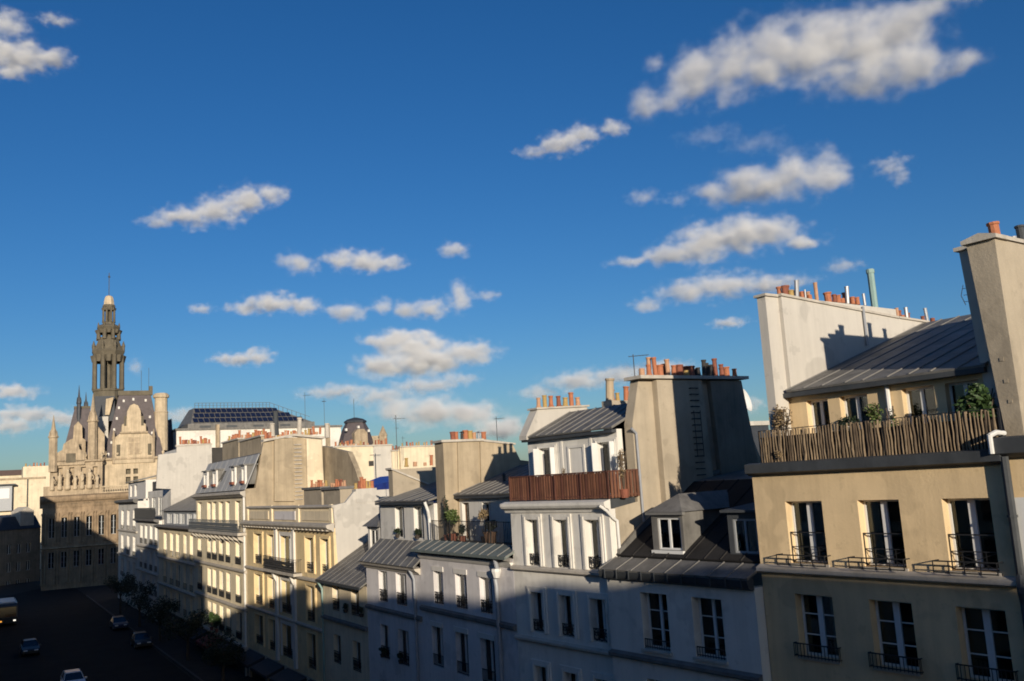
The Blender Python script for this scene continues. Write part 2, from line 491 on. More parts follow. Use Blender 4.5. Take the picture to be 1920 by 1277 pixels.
def cornice(h, x0, x1, y, z, prof, m, name='cornice', parent=None):
    """moulding extruded along the facade; prof of (projection, height) from the wall face y, base z"""
    mb = MB(); mb.prism_x([(y + .004, z)] + [(y - p, z + q) for p, q in prof] + [(y + .004, z + prof[-1][1])], x0, x1)
    return h.part(name, mb, m, parent)
BAND = [(.10, 0), (.14, .05), (.14, .14), (.05, .2)]
def surround(h, x0, x1, z0, z1, y, w=.16, p=.05, m='trim_white', name='window_surround'):
    mb = MB(); mb.box(x0 - w, x0, y - p, y - .003, z0, z1 + w).box(x1, x1 + w, y - p, y - .003, z0, z1 + w).box(x0, x1, y - p, y - .003, z1, z1 + w)
    mb.box(x0 - w * .55, x0 - w * .15, y - p - .03, y - p, z0, z1 + w * .5).box(x1 + w * .15, x1 + w * .55, y - p - .03, y - p, z0, z1 + w * .5)
    return h.part(name, mb, m)
def core(h, x0, x1, y0, y1, z0, z1, name='interior'):
    mb = MB(); mb.box(x0, x1, y0, y1, z0, z1); return h.part(name, mb, 'interior')
def pipe(h, pts, r, m, name='drainpipe', brackets=True):
    mb = MB(); mb.tube(pts, r, 8)
    if brackets:
        for a, b in zip(pts, pts[1:]):
            if abs(b[2] - a[2]) > 2:
                k = int(abs(b[2] - a[2]) / 1.4)
                for i in range(1, k):
                    t = i / k; q = Vector(a).lerp(Vector(b), t); mb.ring(q.x, q.y, [(r * 1.25, q.z - .03), (r * 1.25, q.z + .03)], 8)
    return h.part(name, mb, m)
def antenna(h, x, y, z, ht=2.5, seed=0, yagi=True):
    rnd = random.Random(seed); mb = MB(); mb.tube([(x, y, z), (x, y, z + ht)], .022, 5)
    if yagi:
        t = rnd.uniform(0, 3); dx, dy = math.cos(t), math.sin(t); L0 = rnd.uniform(.5, .8)
        mb.tube([(x - dx * L0 * .3, y - dy * L0 * .3, z + ht * .93), (x + dx * L0, y + dy * L0, z + ht * .93)], .014, 4)
        for i in range(6):
            q = -.25 + i * .22; px, py = x + dx * L0 * q, y + dy * L0 * q
            mb.tube([(px - dy * .2, py + dx * .2, z + ht * .93), (px + dy * .2, py - dx * .2, z + ht * .93)], .009, 4)
    return h.part('antenna', mb, 'iron_grey')
def leaf_mb(cen, rad, n, size, seed, droop=0.0, slim=.45, shape=None):
    rnd = random.Random(seed); mb = MB()
    for i in range(n):
        while True:
            p = Vector((rnd.uniform(-1, 1), rnd.uniform(-1, 1), rnd.uniform(-1, 1)))
            if .05 < p.length < 1: break
        c = Vector(cen) + Vector((p.x * rad[0], p.y * rad[1], p.z * rad[2]))
        d = Vector((rnd.gauss(0, 1), rnd.gauss(0, 1), rnd.gauss(0, .7) - droop)).normalized()
        o = d.cross(Vector((rnd.gauss(0, 1), rnd.gauss(0, 1), rnd.gauss(0, 1)))).normalized()
        s = size * rnd.uniform(.6, 1.3)
        mb.quad(c - d * s, c - d * s * .1 + o * s * slim, c + d * s, c - d * s * .1 - o * s * slim)
    return mb
# ================================================================== the near row (frame A)
def hitplane(fr, u, v, p, q, r):
    """local point where the pixel's ray meets the plane through three local points"""
    P, Q, R_ = (fr.w(*k) for k in (p, q, r))
    n = (Q - P).cross(R_ - P); d = ray(u, v)
    t = (P - CAM).dot(n) / d.dot(n); w = CAM + d * t - fr.P
    return Vector((w.dot(fr.X), w.dot(fr.Y), w.z))

def body(h, x0, x1, y0, y1, z1, t, m, sides=True):
    core(h, x0 + .32, x1 - .32, y0 + t + .9, y1 - .35, .05, z1 - .2)
    mb = MB(); mb.box(x0 + .002, x0 + .3, y0 + t + .002, y1, 0, z1 - .004).box(x1 - .3, x1 - .002, y0 + t + .002, y1, 0, z1 - .004).box(x0 + .3, x1 - .3, y1 - .3, y1, 0, z1 - .004)
    h.part('side_wall', mb, m)
    mb = MB(); mb.box(x0 + .3, x1 - .3, y0 + t + .01, y1 - .3, z1 - .18, z1 - .006); h.part('roof_deck', mb, 'zinc_dark')

# ---- tan house with the stick fence
h = Thing('townhouse', 'tan rendered townhouse with a stick-fenced roof terrace and a white chimney wall', 'house', A, -20.4)
X0, X1 = -20.4, -11.95
cols = [(-19.15, -17.76), (-16.5, -15.14), (-13.85, -12.51)]
rows = [(13.32, 15.27), (10.45, 12.36), (7.5, 9.42)]
ops = [(a, b, c, d) for a, b in cols for c, d in rows]
h.part('front_wall', wall_mb(X0, X1, 0, 16.2, 0, .38, ops), 'plaster_tan')
body(h, X0, X1, 0, 11, 16.2, .38, 'plaster_tan')
for ri, (c, d) in enumerate(rows):
    for ci, (a, b) in enumerate(cols):
        cur = {(0, 0): ('curtain', .04, .42), (0, 1): ('curtain', .04, .3), (1, 0): ('curtain', .7, .96), (2, 1): ('curtain', .04, .96)}.get((ri, ci))
        window(h, a, b, c, d, .30, bars=(0 if ri == 0 else 2), curtain=cur, mull=.2)
        if ri == 0:
            railing(h, a + .02, b - .02, c + .02, c + .98, .10, 'cross')
            railing(h, a - .3, b + .12, c - .04, c + .30, -.33, 'low', ret=.32, name='flower_guard')
        else:
            railing(h, a - .12, b + .12, c - .02, c + .42, -.14, 'bars', ret=.14)
        h.part('sill', MB().box(a - .06, b + .06, -.07, .3, c - .09, c - .003), 'trim_stone')
cornice(h, X0, X1, 0, 12.98, [(.16, 0), (.26, .06), (.26, .17), (.03, .27)], 'trim_stone', 'string_course')
cornice(h, X0 - .05, X1, 0, 16.14, [(.10, 0), (.16, .05), (.28, .09), (.28, .38), (.0, .42)], 'lead', 'gutter')
h.part('terrace_floor', MB().box(X0 + .02, X1 - .02, .012, 1.7, 16.22, 16.5), 'lead')
# attic behind the terrace
acols = [(-19.1, -18.25), (-17.8, -16.78), (-15.59, -14.54), (-14.2, -13.2)]
h.part('attic_wall', wall_mb(-20.2, -12.7, 16.5, 18.82, 1.6, .34, [(a, b, 16.62, 18.56) for a, b in acols]), 'plaster_tan')
core(h, -20.0, -12.9, 2.9, 10.2, 16.3, 18.8)
for i, (a, b) in enumerate(acols): window(h, a, b, 16.62, 18.56, 1.84, bars=0, curtain=('curtain', .05, .5) if i < 2 else None, mull=.12)
E0, E1, R1, R0 = (-19.57, 1.2, 18.96), (-12.75, 1.2, 18.93), (-12.75, 10.6, 21.84), (-19.57, 10.6, 21.84)
rf = roof(h, E0, E1, R1, R0, 9)
h.part('eave_board', MB().box(-20.1, -12.8, 1.22, 1.6, 18.72, 18.87), 'lead')
h.part('rear_roof', MB().prism_x([(10.62, 21.8), (16, 18.5), (16, 18.4), (10.62, 21.7)], -19.57, -12.75), 'zinc')
pipe(h, [(-16.0, 1.5, 18.8), (-16.0, 1.5, 16.55)], .075, 'pipe_white')
# white chimney wall on the party line
st = stack(h, [(1.5, 18.9), (1.5, 22.3), (8.6, 22.27), (8.6, 21.9), (10.8, 21.83), (10.8, 18.9)], -20.28, -19.58, 'chimney_white', cap=.09, over=.07)
h.part('chimney_pier', MB().prism_y([(-20.08, 16.5), (-19.74, 16.5), (-19.72, 22.27), (-20.08, 22.27)], .8, 1.497), 'chimney_white', st)
h.part('coping', MB().box(-20.16, -19.64, .72, 1.425, 22.28, 22.37), 'trim_stone', st)
h.part('coping', MB().prism_x([(8.70, 21.91), (10.9, 21.84), (10.9, 21.92), (8.70, 21.99)], -20.35, -19.51), 'trim_stone', st)
for u, k, m_, s in ((1472, 'clay', 'terracotta_dark', .9), (1484, 'wide', 'clay_ochre', .7), (1494, 'steel', 'steel', 1), (1504, 'clay', 'terracotta', .75), (1510, 'steel', 'steel', .5), (1518, 'stub', 'terracotta', .9), (1531, 'steel', 'terracotta_pale', .95),
                    (1564, 'clay', 'terracotta_dark', .8), (1571, 'wide', 'terracotta', .7), (1578, 'stub', 'terracotta', .9), (1588, 'steel', 'steel', .95), (1598, 'wide', 'terracotta', .62), (1607, 'wide', 'terracotta', .62), (1620, 'steel', 'steel', .62)):
    pot(h, k, m_, -19.9, A.side(u, 556, -19.9)[0], 22.38, st, s * .86)
for u, k, m_, s in ((1672, 'stub', 'steel', .9), (1684, 'steel', 'terracotta_pale', .8), (1693, 'stub', 'terracotta', .9), (1701, 'steel', 'steel', .85), (1731, 'clay', 'terracotta_dark', .7), (1739, 'steel', 'steel', .85), (1748, 'stub', 'terracotta_dark', .9)):
    pot(h, k, m_, -19.9, A.side(u, 600, -19.9)[0], 21.93, st, s * .9)
pot_row(h, (-20.12, 2.0, 22.38), (-20.12, 4.0, 22.36), 6, st, [('clay', 'terracotta'), ('wide', 'terracotta_dark'), ('clay', 'terracotta_pale')], 71, .2, .8)
pot_row(h, (-20.12, 4.9, 22.38), (-20.12, 6.9, 22.36), 6, st, [('wide', 'terracotta'), ('clay', 'terracotta'), ('stub', 'terracotta_dark')], 72, .2, .8)
pot_row(h, (-20.12, 8.9, 21.96), (-20.12, 10.6, 21.92), 5, st, [('clay', 'terracotta_dark'), ('stub', 'terracotta')], 73, .2, .8)
pipe(h, [(-19.5, A.side(1618, 575, -19.5)[0], 22.2), (-19.5, A.side(1618, 575, -19.5)[0], 20.75)], .05, 'pipe_grey')
b = hitplane(A, 1648, 636, E0, E1, R0)
vp = pipe(h, [(b.x, b.y, b.z - .1), (b.x - .02, b.y, A.z(1632, 507, b.y))], .14, 'pipe_green', 'vent_pipe', False)
h.part('vent_collar', MB().ring(b.x, b.y, [(.26, b.z - .15), (.2, b.z + .16), (.15, b.z + .2)], 10), 'lead', vp)
h.part('vent_cap', MB().ring(b.x - .02, b.y, [(.165, A.z(1632, 507, b.y) - .12), (.165, A.z(1632, 507, b.y) + .03)], 10), 'pipe_green', vp)
h.part('roof_hatch', MB().hull8([(-14.9, 8.1, 21.06), (-13.6, 8.1, 21.06), (-13.6, 9.0, 21.34), (-14.9, 9.0, 21.34)], [(-14.9, 8.0, 21.32), (-13.6, 8.0, 21.32), (-13.6, 8.95, 21.6), (-14.9, 8.95, 21.6)]), 'lead')
# the fence of split sticks
fn = h.part('stick_fence', MB().box(-20.0, -12.0, .085, .115, 17.35, 17.39).box(-20.0, -12.0, .085, .115, 16.72, 16.76).box(-20.02, -19.98, .06, .12, 16.5, 17.62).box(-16.0, -15.96, .09, .14, 16.5, 17.6).box(-12.03, -11.98, .06, .12, 16.5, 17.62).box(-20.0, -12.0, .045, .06, 17.60, 17.625), 'iron')
h.part('dark_backing', MB().box(-19.96, -12.04, .125, .145, 16.52, 17.36), 'wood_dark', fn)  # dark sheet added behind the sticks so the gaps read dark
rnd = random.Random(3)
def stick_mesh(k, m_):
    r2 = random.Random(k); mb = MB(); pts = []; n = 5; r = r2.uniform(.030, .046)
    for i in range(n):
        z = 1.06 * i / (n - 1); pts.append((r2.uniform(-.016, .016), r2.uniform(-.01, .01), z))
    rings = []
    i0 = len(mb.v)
    for i, (x, y, z) in enumerate(pts):
        rr = r * (1 - .25 * i / n) * r2.uniform(.85, 1.12)
        for q in range(6): mb.v.append((x + rr * math.cos(q * math.pi / 3), y + rr * .7 * math.sin(q * math.pi / 3), z))
    for i in range(n - 1):
        for q in range(6):
            j = (q + 1) % 6; mb.f.append((i * 6 + q, i * 6 + j, (i + 1) * 6 + j, (i + 1) * 6 + q))
    mb.f.append(tuple(range(6))); mb.f.append(tuple((n - 1) * 6 + q for q in range(6)))
    return mb.mesh('stick', m_)
SM = [stick_mesh(k, 'wood_stick' if k % 3 else 'wood_stick_dark') for k in range(9)]
x = -19.92
while x < -12.05:
    o = h.place('stick', rnd.choice(SM), x, .02 + rnd.uniform(-.012, .012), 16.52 + rnd.uniform(-.01, .03), fn)
    o.rotation_euler = (0, rnd.uniform(-.025, .025), rnd.uniform(0, 6)); o.scale = (1.12, 1.12, rnd.uniform(.97, 1.04))
    x += rnd.uniform(.085, .12)

# ---- neighbour beyond the dark pipe, with the tall chimney wall
h = Thing('townhouse', 'beige townhouse with a tall tapering chimney wall and one white shutter, beside a dark drainpipe', 'house', A, -11.94)
ops = [(-11.35, -10.0, c, d) for c, d in rows]
h.part('front_wall', wall_mb(-11.94, 1.5, 0, 16.35, .02, .38, ops), 'plaster_tan')
body(h, -11.94, 1.5, .02, 11, 16.35, .38, 'plaster_tan')
for c, d in rows:
    window(h, -11.35, -10.0, c, d, .3, bars=1)
    h.part('shutter', MB().box(-11.90, -11.37, -.06, -.02, c, d), 'frame_white')
cornice(h, -11.93, 1.5, .02, 13.0, [(.16, 0), (.26, .06), (.26, .17), (.03, .27)], 'trim_stone', 'string_course')
cornice(h, -12.08, 1.5, .02, 16.3, [(.12, 0), (.34, .12), (.34, .52), (.0, .56)], 'lead', 'gutter')
pipe(h, [(-11.90, -.16, 16.3), (-11.90, -.16, 13.3), (-11.86, -.30, 13.0), (-11.86, -.30, 12.9), (-11.90, -.16, 12.6), (-11.9, -.16, 0)], .11, 'lead')
pipe(h, [(-12.0, .2, 16.95), (-12.05, -.1, 16.98), (-12.1, -.36, 16.9), (-12.1, -.36, 16.45)], .07, 'pipe_white', 'overflow_pipe', False)
st = h.part('chimney_stack', MB().prism_y([(-12.14, 16.4), (-11.69, 16.4), (-11.73, 22.28), (-12.52, 22.28)], .66, 7.0), 'plaster_beige')
h.part('chimney_pier', MB().prism_y([(-12.85, 16.4), (-12.17, 16.4), (-12.53, 22.32), (-13.14, 22.32)], 1.42, 7.2), 'plaster_grey', st)
h.part('coping', MB().box(-13.24, -11.72, 1.3, 7.3, 22.33, 22.44), 'trim_stone', st)
h.part('coping', MB().prism_y([(-12.62, 22.29), (-11.63, 22.29), (-11.63, 22.40), (-12.1, 22.52), (-12.62, 22.40)], .54, 1.29), 'trim_stone', st)
for z in (18.9, 18.3, 17.75): h.part('wall_anchor', MB().box(-12.05 + (18.9 - z) * .06, -11.94 + (18.9 - z) * .06, .64, .657, z, z + .1), 'plaster_beige', st)
pot(h, 'wide', 'terracotta', -12.2, 1.75, 22.44, st, .95); pot(h, 'stub', 'steel', -12.55, 1.6, 22.44, st, .95); pot(h, 'stub', 'steel', -12.1, 2.6, 22.44, st, .7)
pot(h, 'tall', 'lead', -12.3, 3.6, 22.44, st, .9); pot(h, 'clay', 'terracotta', -12.3, 4.6, 22.44, st, 1)
mb = MB(); mb.tube([(-13.1, 2.2, 20.7), (-13.4, 2.2, 20.75), (-13.4, 2.2, 21.5)], .014, 5)
for z in (20.95, 21.15, 21.35): mb.tube([(-13.52, 2.1, z), (-13.3, 2.3, z)], .009, 4)
mb.tube([(-13.5, 2.1, 20.85), (-13.6, 2.1, 21.15), (-13.5, 2.1, 21.45)], .012, 4)
h.part('antenna', mb, 'frame_white')

# ---- low house with dormers
h = Thing('townhouse', 'low white townhouse with a dark zinc mansard and hipped dormer under the great gable', 'house', A, -27.76, -.4)
X0, X1, YF = -27.76, -20.43, -.4
wc = [(A.x(1200, 1112, YF), A.x(1249, 1112, YF)), (A.x(1296, 1122, YF), A.x(1352, 1128, YF))]
rr = [(9.98, 12.02), (6.9, 8.9)]
h.part('front_wall', wall_mb(X0, X1, 0, 12.5, YF, .45, [(a, b, c, d) for a, b in wc for c, d in rr]), 'plaster_white')
body(h, X0, X1, YF, 10, 12.5, .45, 'plaster_white')
for c, d in rr:
    for a, b in wc:
        window(h, a, b, c, d, YF + .36, bars=2, mull=.13, curtain=('curtain', .55, .96) if a < -25 else ('curtain', .04, .2))
        railing(h, a + .02, b - .02, c + .02, c + .36, YF + .06, 'bars')
        h.part('sill', MB().box(a - .08, b + .08, YF - .1, YF + .34, c - .1, c - .003), 'trim_stone')
cornice(h, X0, X1, YF, 9.52, [(.12, 0), (.2, .05), (.2, .16), (.04, .24)], 'ledge_dark', 'string_course')
cornice(h, X0 - .1, X1, YF, 12.42, [(.10, 0), (.26, .08), (.3, .16), (.36, .34), (.02, .40)], 'lead', 'gutter')
for i in range(11): h.part('gutter_hook', MB().box(X0 + .3 + i * .68, X0 + .34 + i * .68, YF - .40, YF - .365, 12.5, 12.84), 'lead')
roof(h, (X0 - .05, -.72, 12.83), (X1, -.72, 12.83), (X1, .2, 13.2), (X0 - .05, .2, 13.2), 8, name='lower_roof')
rf = roof(h, (X0 + .02, .2, 13.28), (X1, .2, 13.28), (X1, 4.7, 15.95), (X0 + .02, 4.7, 15.95), 8, 'zinc_shaded', 'zinc_shaded', name='mansard_roof')
roof(h, (X0 + .02, 4.72, 15.97), (X1, 4.72, 15.97), (X1, 9.8, 16.55), (X0 + .02, 9.8, 16.55), 8, name='upper_roof', seam=False)
# zinc flashing stepping up the gable
h.part('flashing', MB().prism_x([(.25, 13.3), (1.55, 14.1), (3.66, 15.3), (4.66, 15.98), (8.8, 16.5), (8.8, 16.68), (4.6, 16.16), (3.55, 15.5), (1.45, 14.32), (.25, 13.5)], X0 + .03, X0 + .16), 'zinc')
dx0, dx1, dy = -25.93, -24.28, .5
dm = h.part('dormer', wall_mb(dx0, dx1, 13.36, 14.93, dy, .16, [(-25.62, -24.42, 13.52, 14.72)]), 'zinc')
h.part('cheek', MB().prism_x([(dy + .165, 13.5), (dy + .165, 14.93), (3.1, 14.93)], dx1 - .09, dx1 - .004), 'zinc', dm)
h.part('cheek', MB().prism_x([(dy + .165, 13.5), (dy + .165, 14.93), (3.1, 14.93)], dx0 + .004, dx0 + .09), 'zinc', dm)
h.part('dormer_back', MB().box(dx0 + .1, dx1 - .1, 1.1, 1.14, 13.6, 14.85), 'interior', dm)
mx = (dx0 + dx1) / 2
e = .14
h.part('dormer_roof', MB().quad((dx0 - e, dy - e, 14.94), (dx1 + e, dy - e, 14.94), (mx, dy + .75, 15.58)).quad((dx1 + e, dy - e, 14.94), (dx1 + e, 3.3, 14.94), (mx, 4.1, 15.58), (mx, dy + .75, 15.58)).quad((dx0 - e, dy - e, 14.94), (mx, dy + .75, 15.58), (mx, 4.1, 15.58), (dx0 - e, 3.3, 14.94)).quad((dx0 - e, dy - e, 14.935), (dx0 - e, 3.3, 14.935), (dx1 + e, 3.3, 14.935), (dx1 + e, dy - e, 14.935)), 'zinc', dm)
h.part('dormer_cornice', MB().box(dx0 - e - .02, dx1 + e + .02, dy - e - .02, dy - .003, 14.83, 14.93), 'zinc_seam', dm)
window(h, -25.62, -24.42, 13.52, 14.72, dy + .05, bars=0, mull=.1)
h.part('dormer_sill', MB().box(dx0, dx1, dy - .12, dy - .003, 13.38, 13.5), 'frame_white', dm)
d2 = h.part('dormer', wall_mb(-22.1, -20.62, 13.36, 14.9, .5, .14, [(-21.88, -20.84, 13.5, 14.68)]), 'zinc_dark')
h.part('cheek', MB().prism_x([(.645, 13.5), (.645, 14.9), (3.0, 14.9)], -20.70, -20.625).prism_x([(.645, 13.5), (.645, 14.9), (3.0, 14.9)], -22.095, -22.02), 'zinc_dark', d2)
h.part('dormer_roof', MB().prism_x([(.3, 14.905), (.3, 14.99), (3.3, 15.25), (3.3, 15.1)], -22.25, -20.47), 'zinc_dark', d2)
h.part('dormer_back', MB().box(-22.0, -20.72, 1.1, 1.14, 13.6, 14.85), 'interior', d2)
window(h, -21.88, -20.84, 13.5, 14.68, .55, bars=0, fm='frame_grey', mull=.07)

# ---- house with the red wooden balcony and the great gable
h = Thing('townhouse', 'cream townhouse with a red slatted wooden balcony and a huge gable of chimney pots', 'house', A, -34.64)
X0, X1 = -34.64, -27.8
cols = [(-33.42, -32.52), (-31.37, -30.45), (-29.33, -28.38)]
rows = [(12.66, 14.68), (9.82, 11.52), (6.6, 8.38)]
h.part('front_wall', wall_mb(X0, X1, 0, 15.1, 0, .34, [(a, b, c, d) for a, b in cols for c, d in rows]), 'plaster_white')
core(h, X0 + .32, X1 - .6, 1.3, 10, .05, 15.0)
for ri, (c, d) in enumerate(rows):
    for a, b in cols:
        window(h, a, b, c, d, .26, bars=0, mull=.12, curtain=('curtain', .03, .45) if ri == 0 else None)
        railing(h, a + .01, b - .01, c + .04, c + .52, .05, 'ornate')
        surround(h, a, b, c, d, 0, .24, .07, 'plaster_white')
for z in (12.42, 9.36): cornice(h, X0, X1, 0, z, [(.12, 0), (.2, .06), (.2, .15), (.04, .22)], 'trim_stone', 'string_course')
cornice(h, X0 - .35, X1 + .12, 0, 14.98, [(.06, 0), (.10, .12), (.28, .2), (.34, .3), (.34, .42), (.05, .5)], 'plaster_white')
h.part('terrace_floor', MB().box(X0 + .02, X1 - .02, .02, 1.5, 15.12, 15.5), 'lead')
acols = [(-33.77, -32.56), (-29.6, -28.5)]
h.part('attic_wall', wall_mb(X0 + .03, -28.31, 15.5, 18.34, 1.2, .3, [(a, b, 15.62, 17.84) for a, b in acols]), 'plaster_white')
core(h, X0 + .4, -28.5, 2.4, 9, 15.4, 18.2)
for a, b in acols:
    window(h, a, b, 15.62, 17.84, 1.42, bars=0, mull=.1)
    h.part('shutter', MB().box(a - .02, a + .02, .86, 1.19, 15.62, 17.84).box(b - .02, b + .02, .9, 1.19, 15.62, 17.84), 'frame_white')
    surround(h, a, b, 15.62, 17.84, 1.2, .16, .03, 'plaster_white')
h.part('blind_panel', MB().box(-31.62, -31.5, 1.15, 1.197, 15.7, 17.84).box(-30.56, -30.44, 1.15, 1.197, 15.7, 17.84).box(-31.5, -30.56, 1.15, 1.197, 17.72, 17.84).box(-32.15, -31.98, 1.17, 1.197, 15.6, 18.2).box(-30.1, -29.95, 1.17, 1.197, 15.6, 18.2), 'plaster_white')
roof(h, (X0 - .15, .92, 18.42), (-28.31, .92, 18.42), (-28.31, 3.6, 19.6), (X0 - .15, 3.6, 19.6), 10)
h.part('rear_roof', MB().prism_x([(3.62, 19.58), (9, 18), (9, 17.9), (3.62, 19.48)], X0, -28.31), 'zinc')
h.part('eave_board', MB().box(X0 - .1, -28.32, .94, 1.195, 18.2, 18.33), 'lead')
# gable on the party line
prof = [(.345, 0), (.345, 15.12), (1.62, 15.3), (1.66, 18.5), (2.2, 20.36), (8.62, 20.44), (8.9, 18.5), (9.75, 16.5), (9.9, 15), (9.9, 0)]
gb = h.part('gable_wall', MB().prism_x(prof, -28.3, -27.8), 'plaster_beige')
h.part('chimney_breast', MB().prism_x([(2.95, 12.6), (2.98, 20.34), (5.75, 20.37), (6.15, 12.6)], -27.797, -27.5), 'plaster_beige', gb)
h.part('chimney_breast', MB().prism_x([(6.7, 13.0), (6.4, 20.37), (8.5, 20.4), (9.3, 15.5), (9.5, 13)], -27.797, -27.55), 'plaster_shaded', gb)  # darker than the first breast: its shade is painted into the plaster
h.part('coping', MB().prism_x([(1.95, 20.38), (8.85, 20.46), (8.85, 20.60), (1.95, 20.52)], -28.42, -27.38), 'trim_stone', gb)
seq = [('stub', 'terracotta_pale'), ('clay', 'terracotta'), ('tall', 'terracotta'), ('wide', 'terracotta'), ('tall', 'terracotta_pale'), ('clay', 'terracotta'), ('wide', 'terracotta_dark'), ('stub', 'clay_ochre'), ('wide', 'terracotta_dark'), ('clay', 'soot'), ('tall', 'soot'), ('wide', 'soot'), ('tall', 'terracotta_dark'), ('clay', 'terracotta_dark'), ('wide', 'terracotta'), ('clay', 'terracotta')]
pot_row(h, (-27.9, 2.3, 20.55), (-27.9, 8.6, 20.6), 16, gb, seq, 5, .12)
pot_row(h, (-28.25, 2.9, 20.55), (-28.25, 8.4, 20.6), 9, gb, seq[4:], 6, .2)
mb = MB()
yl = A.side(1300, 745, -27.5)[0]
for i in range(15):
    z = 20.0 - i * .27; mb.tube([(-27.5, yl - .22, z), (-27.38, yl - .22, z), (-27.38, yl + .22, z), (-27.5, yl + .22, z)], .022, 4)
mb.tube([(-27.36, yl - .2, 17.0), (-27.36, yl - .2, 19.0)], .02, 4).tube([(-27.36, yl + .2, 17.0), (-27.36, yl + .2, 19.0)], .02, 4)
h.part('wall_ladder', mb, 'iron', gb)
pipe(h, [(-27.7, 1.5, 18.3), (-27.7, 1.74, 18.1), (-27.7, 1.78, 12.9)], .055, 'pipe_grey')
pipe(h, [(-27.85, -.42, 15.25), (-27.72, -.2, 15.05), (-27.7, .1, 14.75), (-27.7, .32, 14.6), (-27.7, .34, 12.9)], .06, 'pipe_white')
# left chimney
st = stack(h, [(.85, 18.3), (.85, 18.5), (1.6, 19.72), (4.7, 19.85), (4.9, 18.3)], -34.78, -34.2, 'chimney_white', cap=.09, over=.1)
pot_row(h, (-34.5, 1.7, 19.82), (-34.5, 4.6, 19.92), 7, st, [('clay', 'terracotta_pale'), ('tall', 'clay_ochre'), ('clay', 'terracotta'), ('clay', 'terracotta_dark'), ('clay', 'clay_ochre'), ('tall', 'terracotta'), ('clay', 'terracotta_pale')], 8, .1)
st = h.part('chimney_stack', MB().box(-34.1, -33.5, 5.6, 9.5, 18, 20.1), 'plaster_beige')
pot_row(h, (-33.8, 5.8, 20.1), (-33.8, 9.3, 20.1), 7, st, None, 9)
pot(h, 'tall', 'stone', -33.8, 5.9, 20.1, st, 1.6); pot(h, 'steel', 'steel', -33.7, 8.6, 20.1, st, 1.3)
antenna(h, -28.1, 2.3, 20.5, 1.0, 3)
# the balcony: rails, posts and every board
bl = h.part('balcony', MB().box(X0 + .1, -27.62, -.06, .06, 16.58, 16.63).box(X0 + .1, -27.62, -.02, .03, 15.6, 15.66).box(-27.72, -27.60, .06, 1.6, 16.58, 16.63).box(-27.68, -27.64, .06, 1.6, 15.6, 15.66), 'wood_red_dark')
h.part('balcony_backing', MB().box(X0 + .12, -27.72, .05, .06, 15.52, 16.55), 'wood_dark', bl)
bm_ = cached('board', lambda: MB().box(-.058, .058, -.02, .02, 0, 1.06).mesh('board', 'wood_red'))
bm2 = cached('board2', lambda: MB().box(-.055, .055, -.02, .02, 0, 1.05).mesh('board', 'wood_red_dark'))
rnd = random.Random(5); x = X0 + .2
while x < -27.68:
    o = h.place('board', bm2 if rnd.random() < .22 else bm_, x, -.005 + rnd.uniform(-.01, .01), 15.53 + rnd.uniform(-.01, .01), bl, rnd.uniform(-.06, .06)); x += .178
for x in (X0 + .12, -32.9, -31.15, -29.4, -27.66): h.part('balcony_post', MB().box(x - .04, x + .04, -.07, -.03, 15.5, 16.6), 'wood_red_dark', bl)
y = .12
while y < 1.55:
    h.place('board', bm_, -27.645, y, 15.53, bl, math.pi / 2); y += .178
# ================================================================== the bend: frame L
# ---- lavender-white house with the terrace
h = Thing('townhouse', 'pale lavender townhouse with orange curtains and a dark railed roof terrace with plants', 'house', L, -10.22)
X0, X1 = -10.22, -.02
c1 = [(-8.6, -7.45), (-6.02, -4.76), (-3.4, -2.18)]; c2 = [(-9.1, -7.8), (-6.3, -4.95), (-3.62, -2.22)]
ops = [(a, b, 10.2, 11.9) for a, b in c1] + [(a, b, 6.95, 9.0) for a, b in c2] + [(a, b, 3.9, 5.9) for a, b in c2]
h.part('front_wall', wall_mb(X0, X1, 0, 12.9, 0, .3, ops), 'plaster_lavender')
body(h, X0, X1, 0, 10, 12.9, .3, 'plaster_lavender')
for i, (a, b, c, d) in enumerate(ops):
    window(h, a, b, c, d, .23, bars=0, mull=.14, curtain={0: ('curtain', .04, .45), 1: ('curtain_orange', .04, .5), 2: ('curtain_orange', .04, .44)}.get(i))
    railing(h, a + .01, b - .01, c + .02, c + .62, .04, 'ornate' if i < 3 else 'bars')
    h.part('lintel', MB().box(a - .1, b + .1, -.05, -.003, d + .01, d + .26), 'trim_white')
cornice(h, X0, X1, 0, 9.72, [(.10, 0), (.16, .05), (.16, .2), (.03, .28)], 'ledge_dark', 'string_course')
cornice(h, X0, X1, 0, 12.5, [(.05, 0), (.12, .1), (.2, .24)], 'trim_white')
br = cached('bracket', lambda: MB().prism_x([(0, 0), (0, .17), (-.36, .17), (-.36, .08)], -.07, .07).mesh('bracket', 'ledge_dark'))
for i in range(21): h.place('bracket', br, X0 + .25 + i * .48, -.003, 12.75)
roof(h, (X0 - .05, -.48, 13.02), (X1 + .15, -.48, 13.02), (X1 + .15, .45, 13.46), (X0 - .05, .45, 13.46), 12, 'zinc_green', 'zinc_seam', .08, 'lean_to_roof')
h.part('eave_edge', MB().box(X0 - .06, X1 + .16, -.53, -.485, 12.9, 13.03), 'zinc_green')
h.part('terrace_floor', MB().box(X0 + .1, X1 - .02, .46, 2.0, 13.2, 13.36), 'lead')
pipe(h, [(-1.1, -.35, 12.9), (-1.15, -.2, 12.3), (-1.5, -.16, 11.95), (-1.45, -.14, 11.6), (-1.45, -.14, 0)], .10, 'pipe_grey')
h.part('hopper', MB().ring(-1.25, -.22, [(.14, 12.0), (.24, 12.3), (.24, 12.42)], 8), 'pipe_white')
railing(h, -9.7, -.9, 13.40, 14.52, .58, 'bars', step=.16, ret=0)
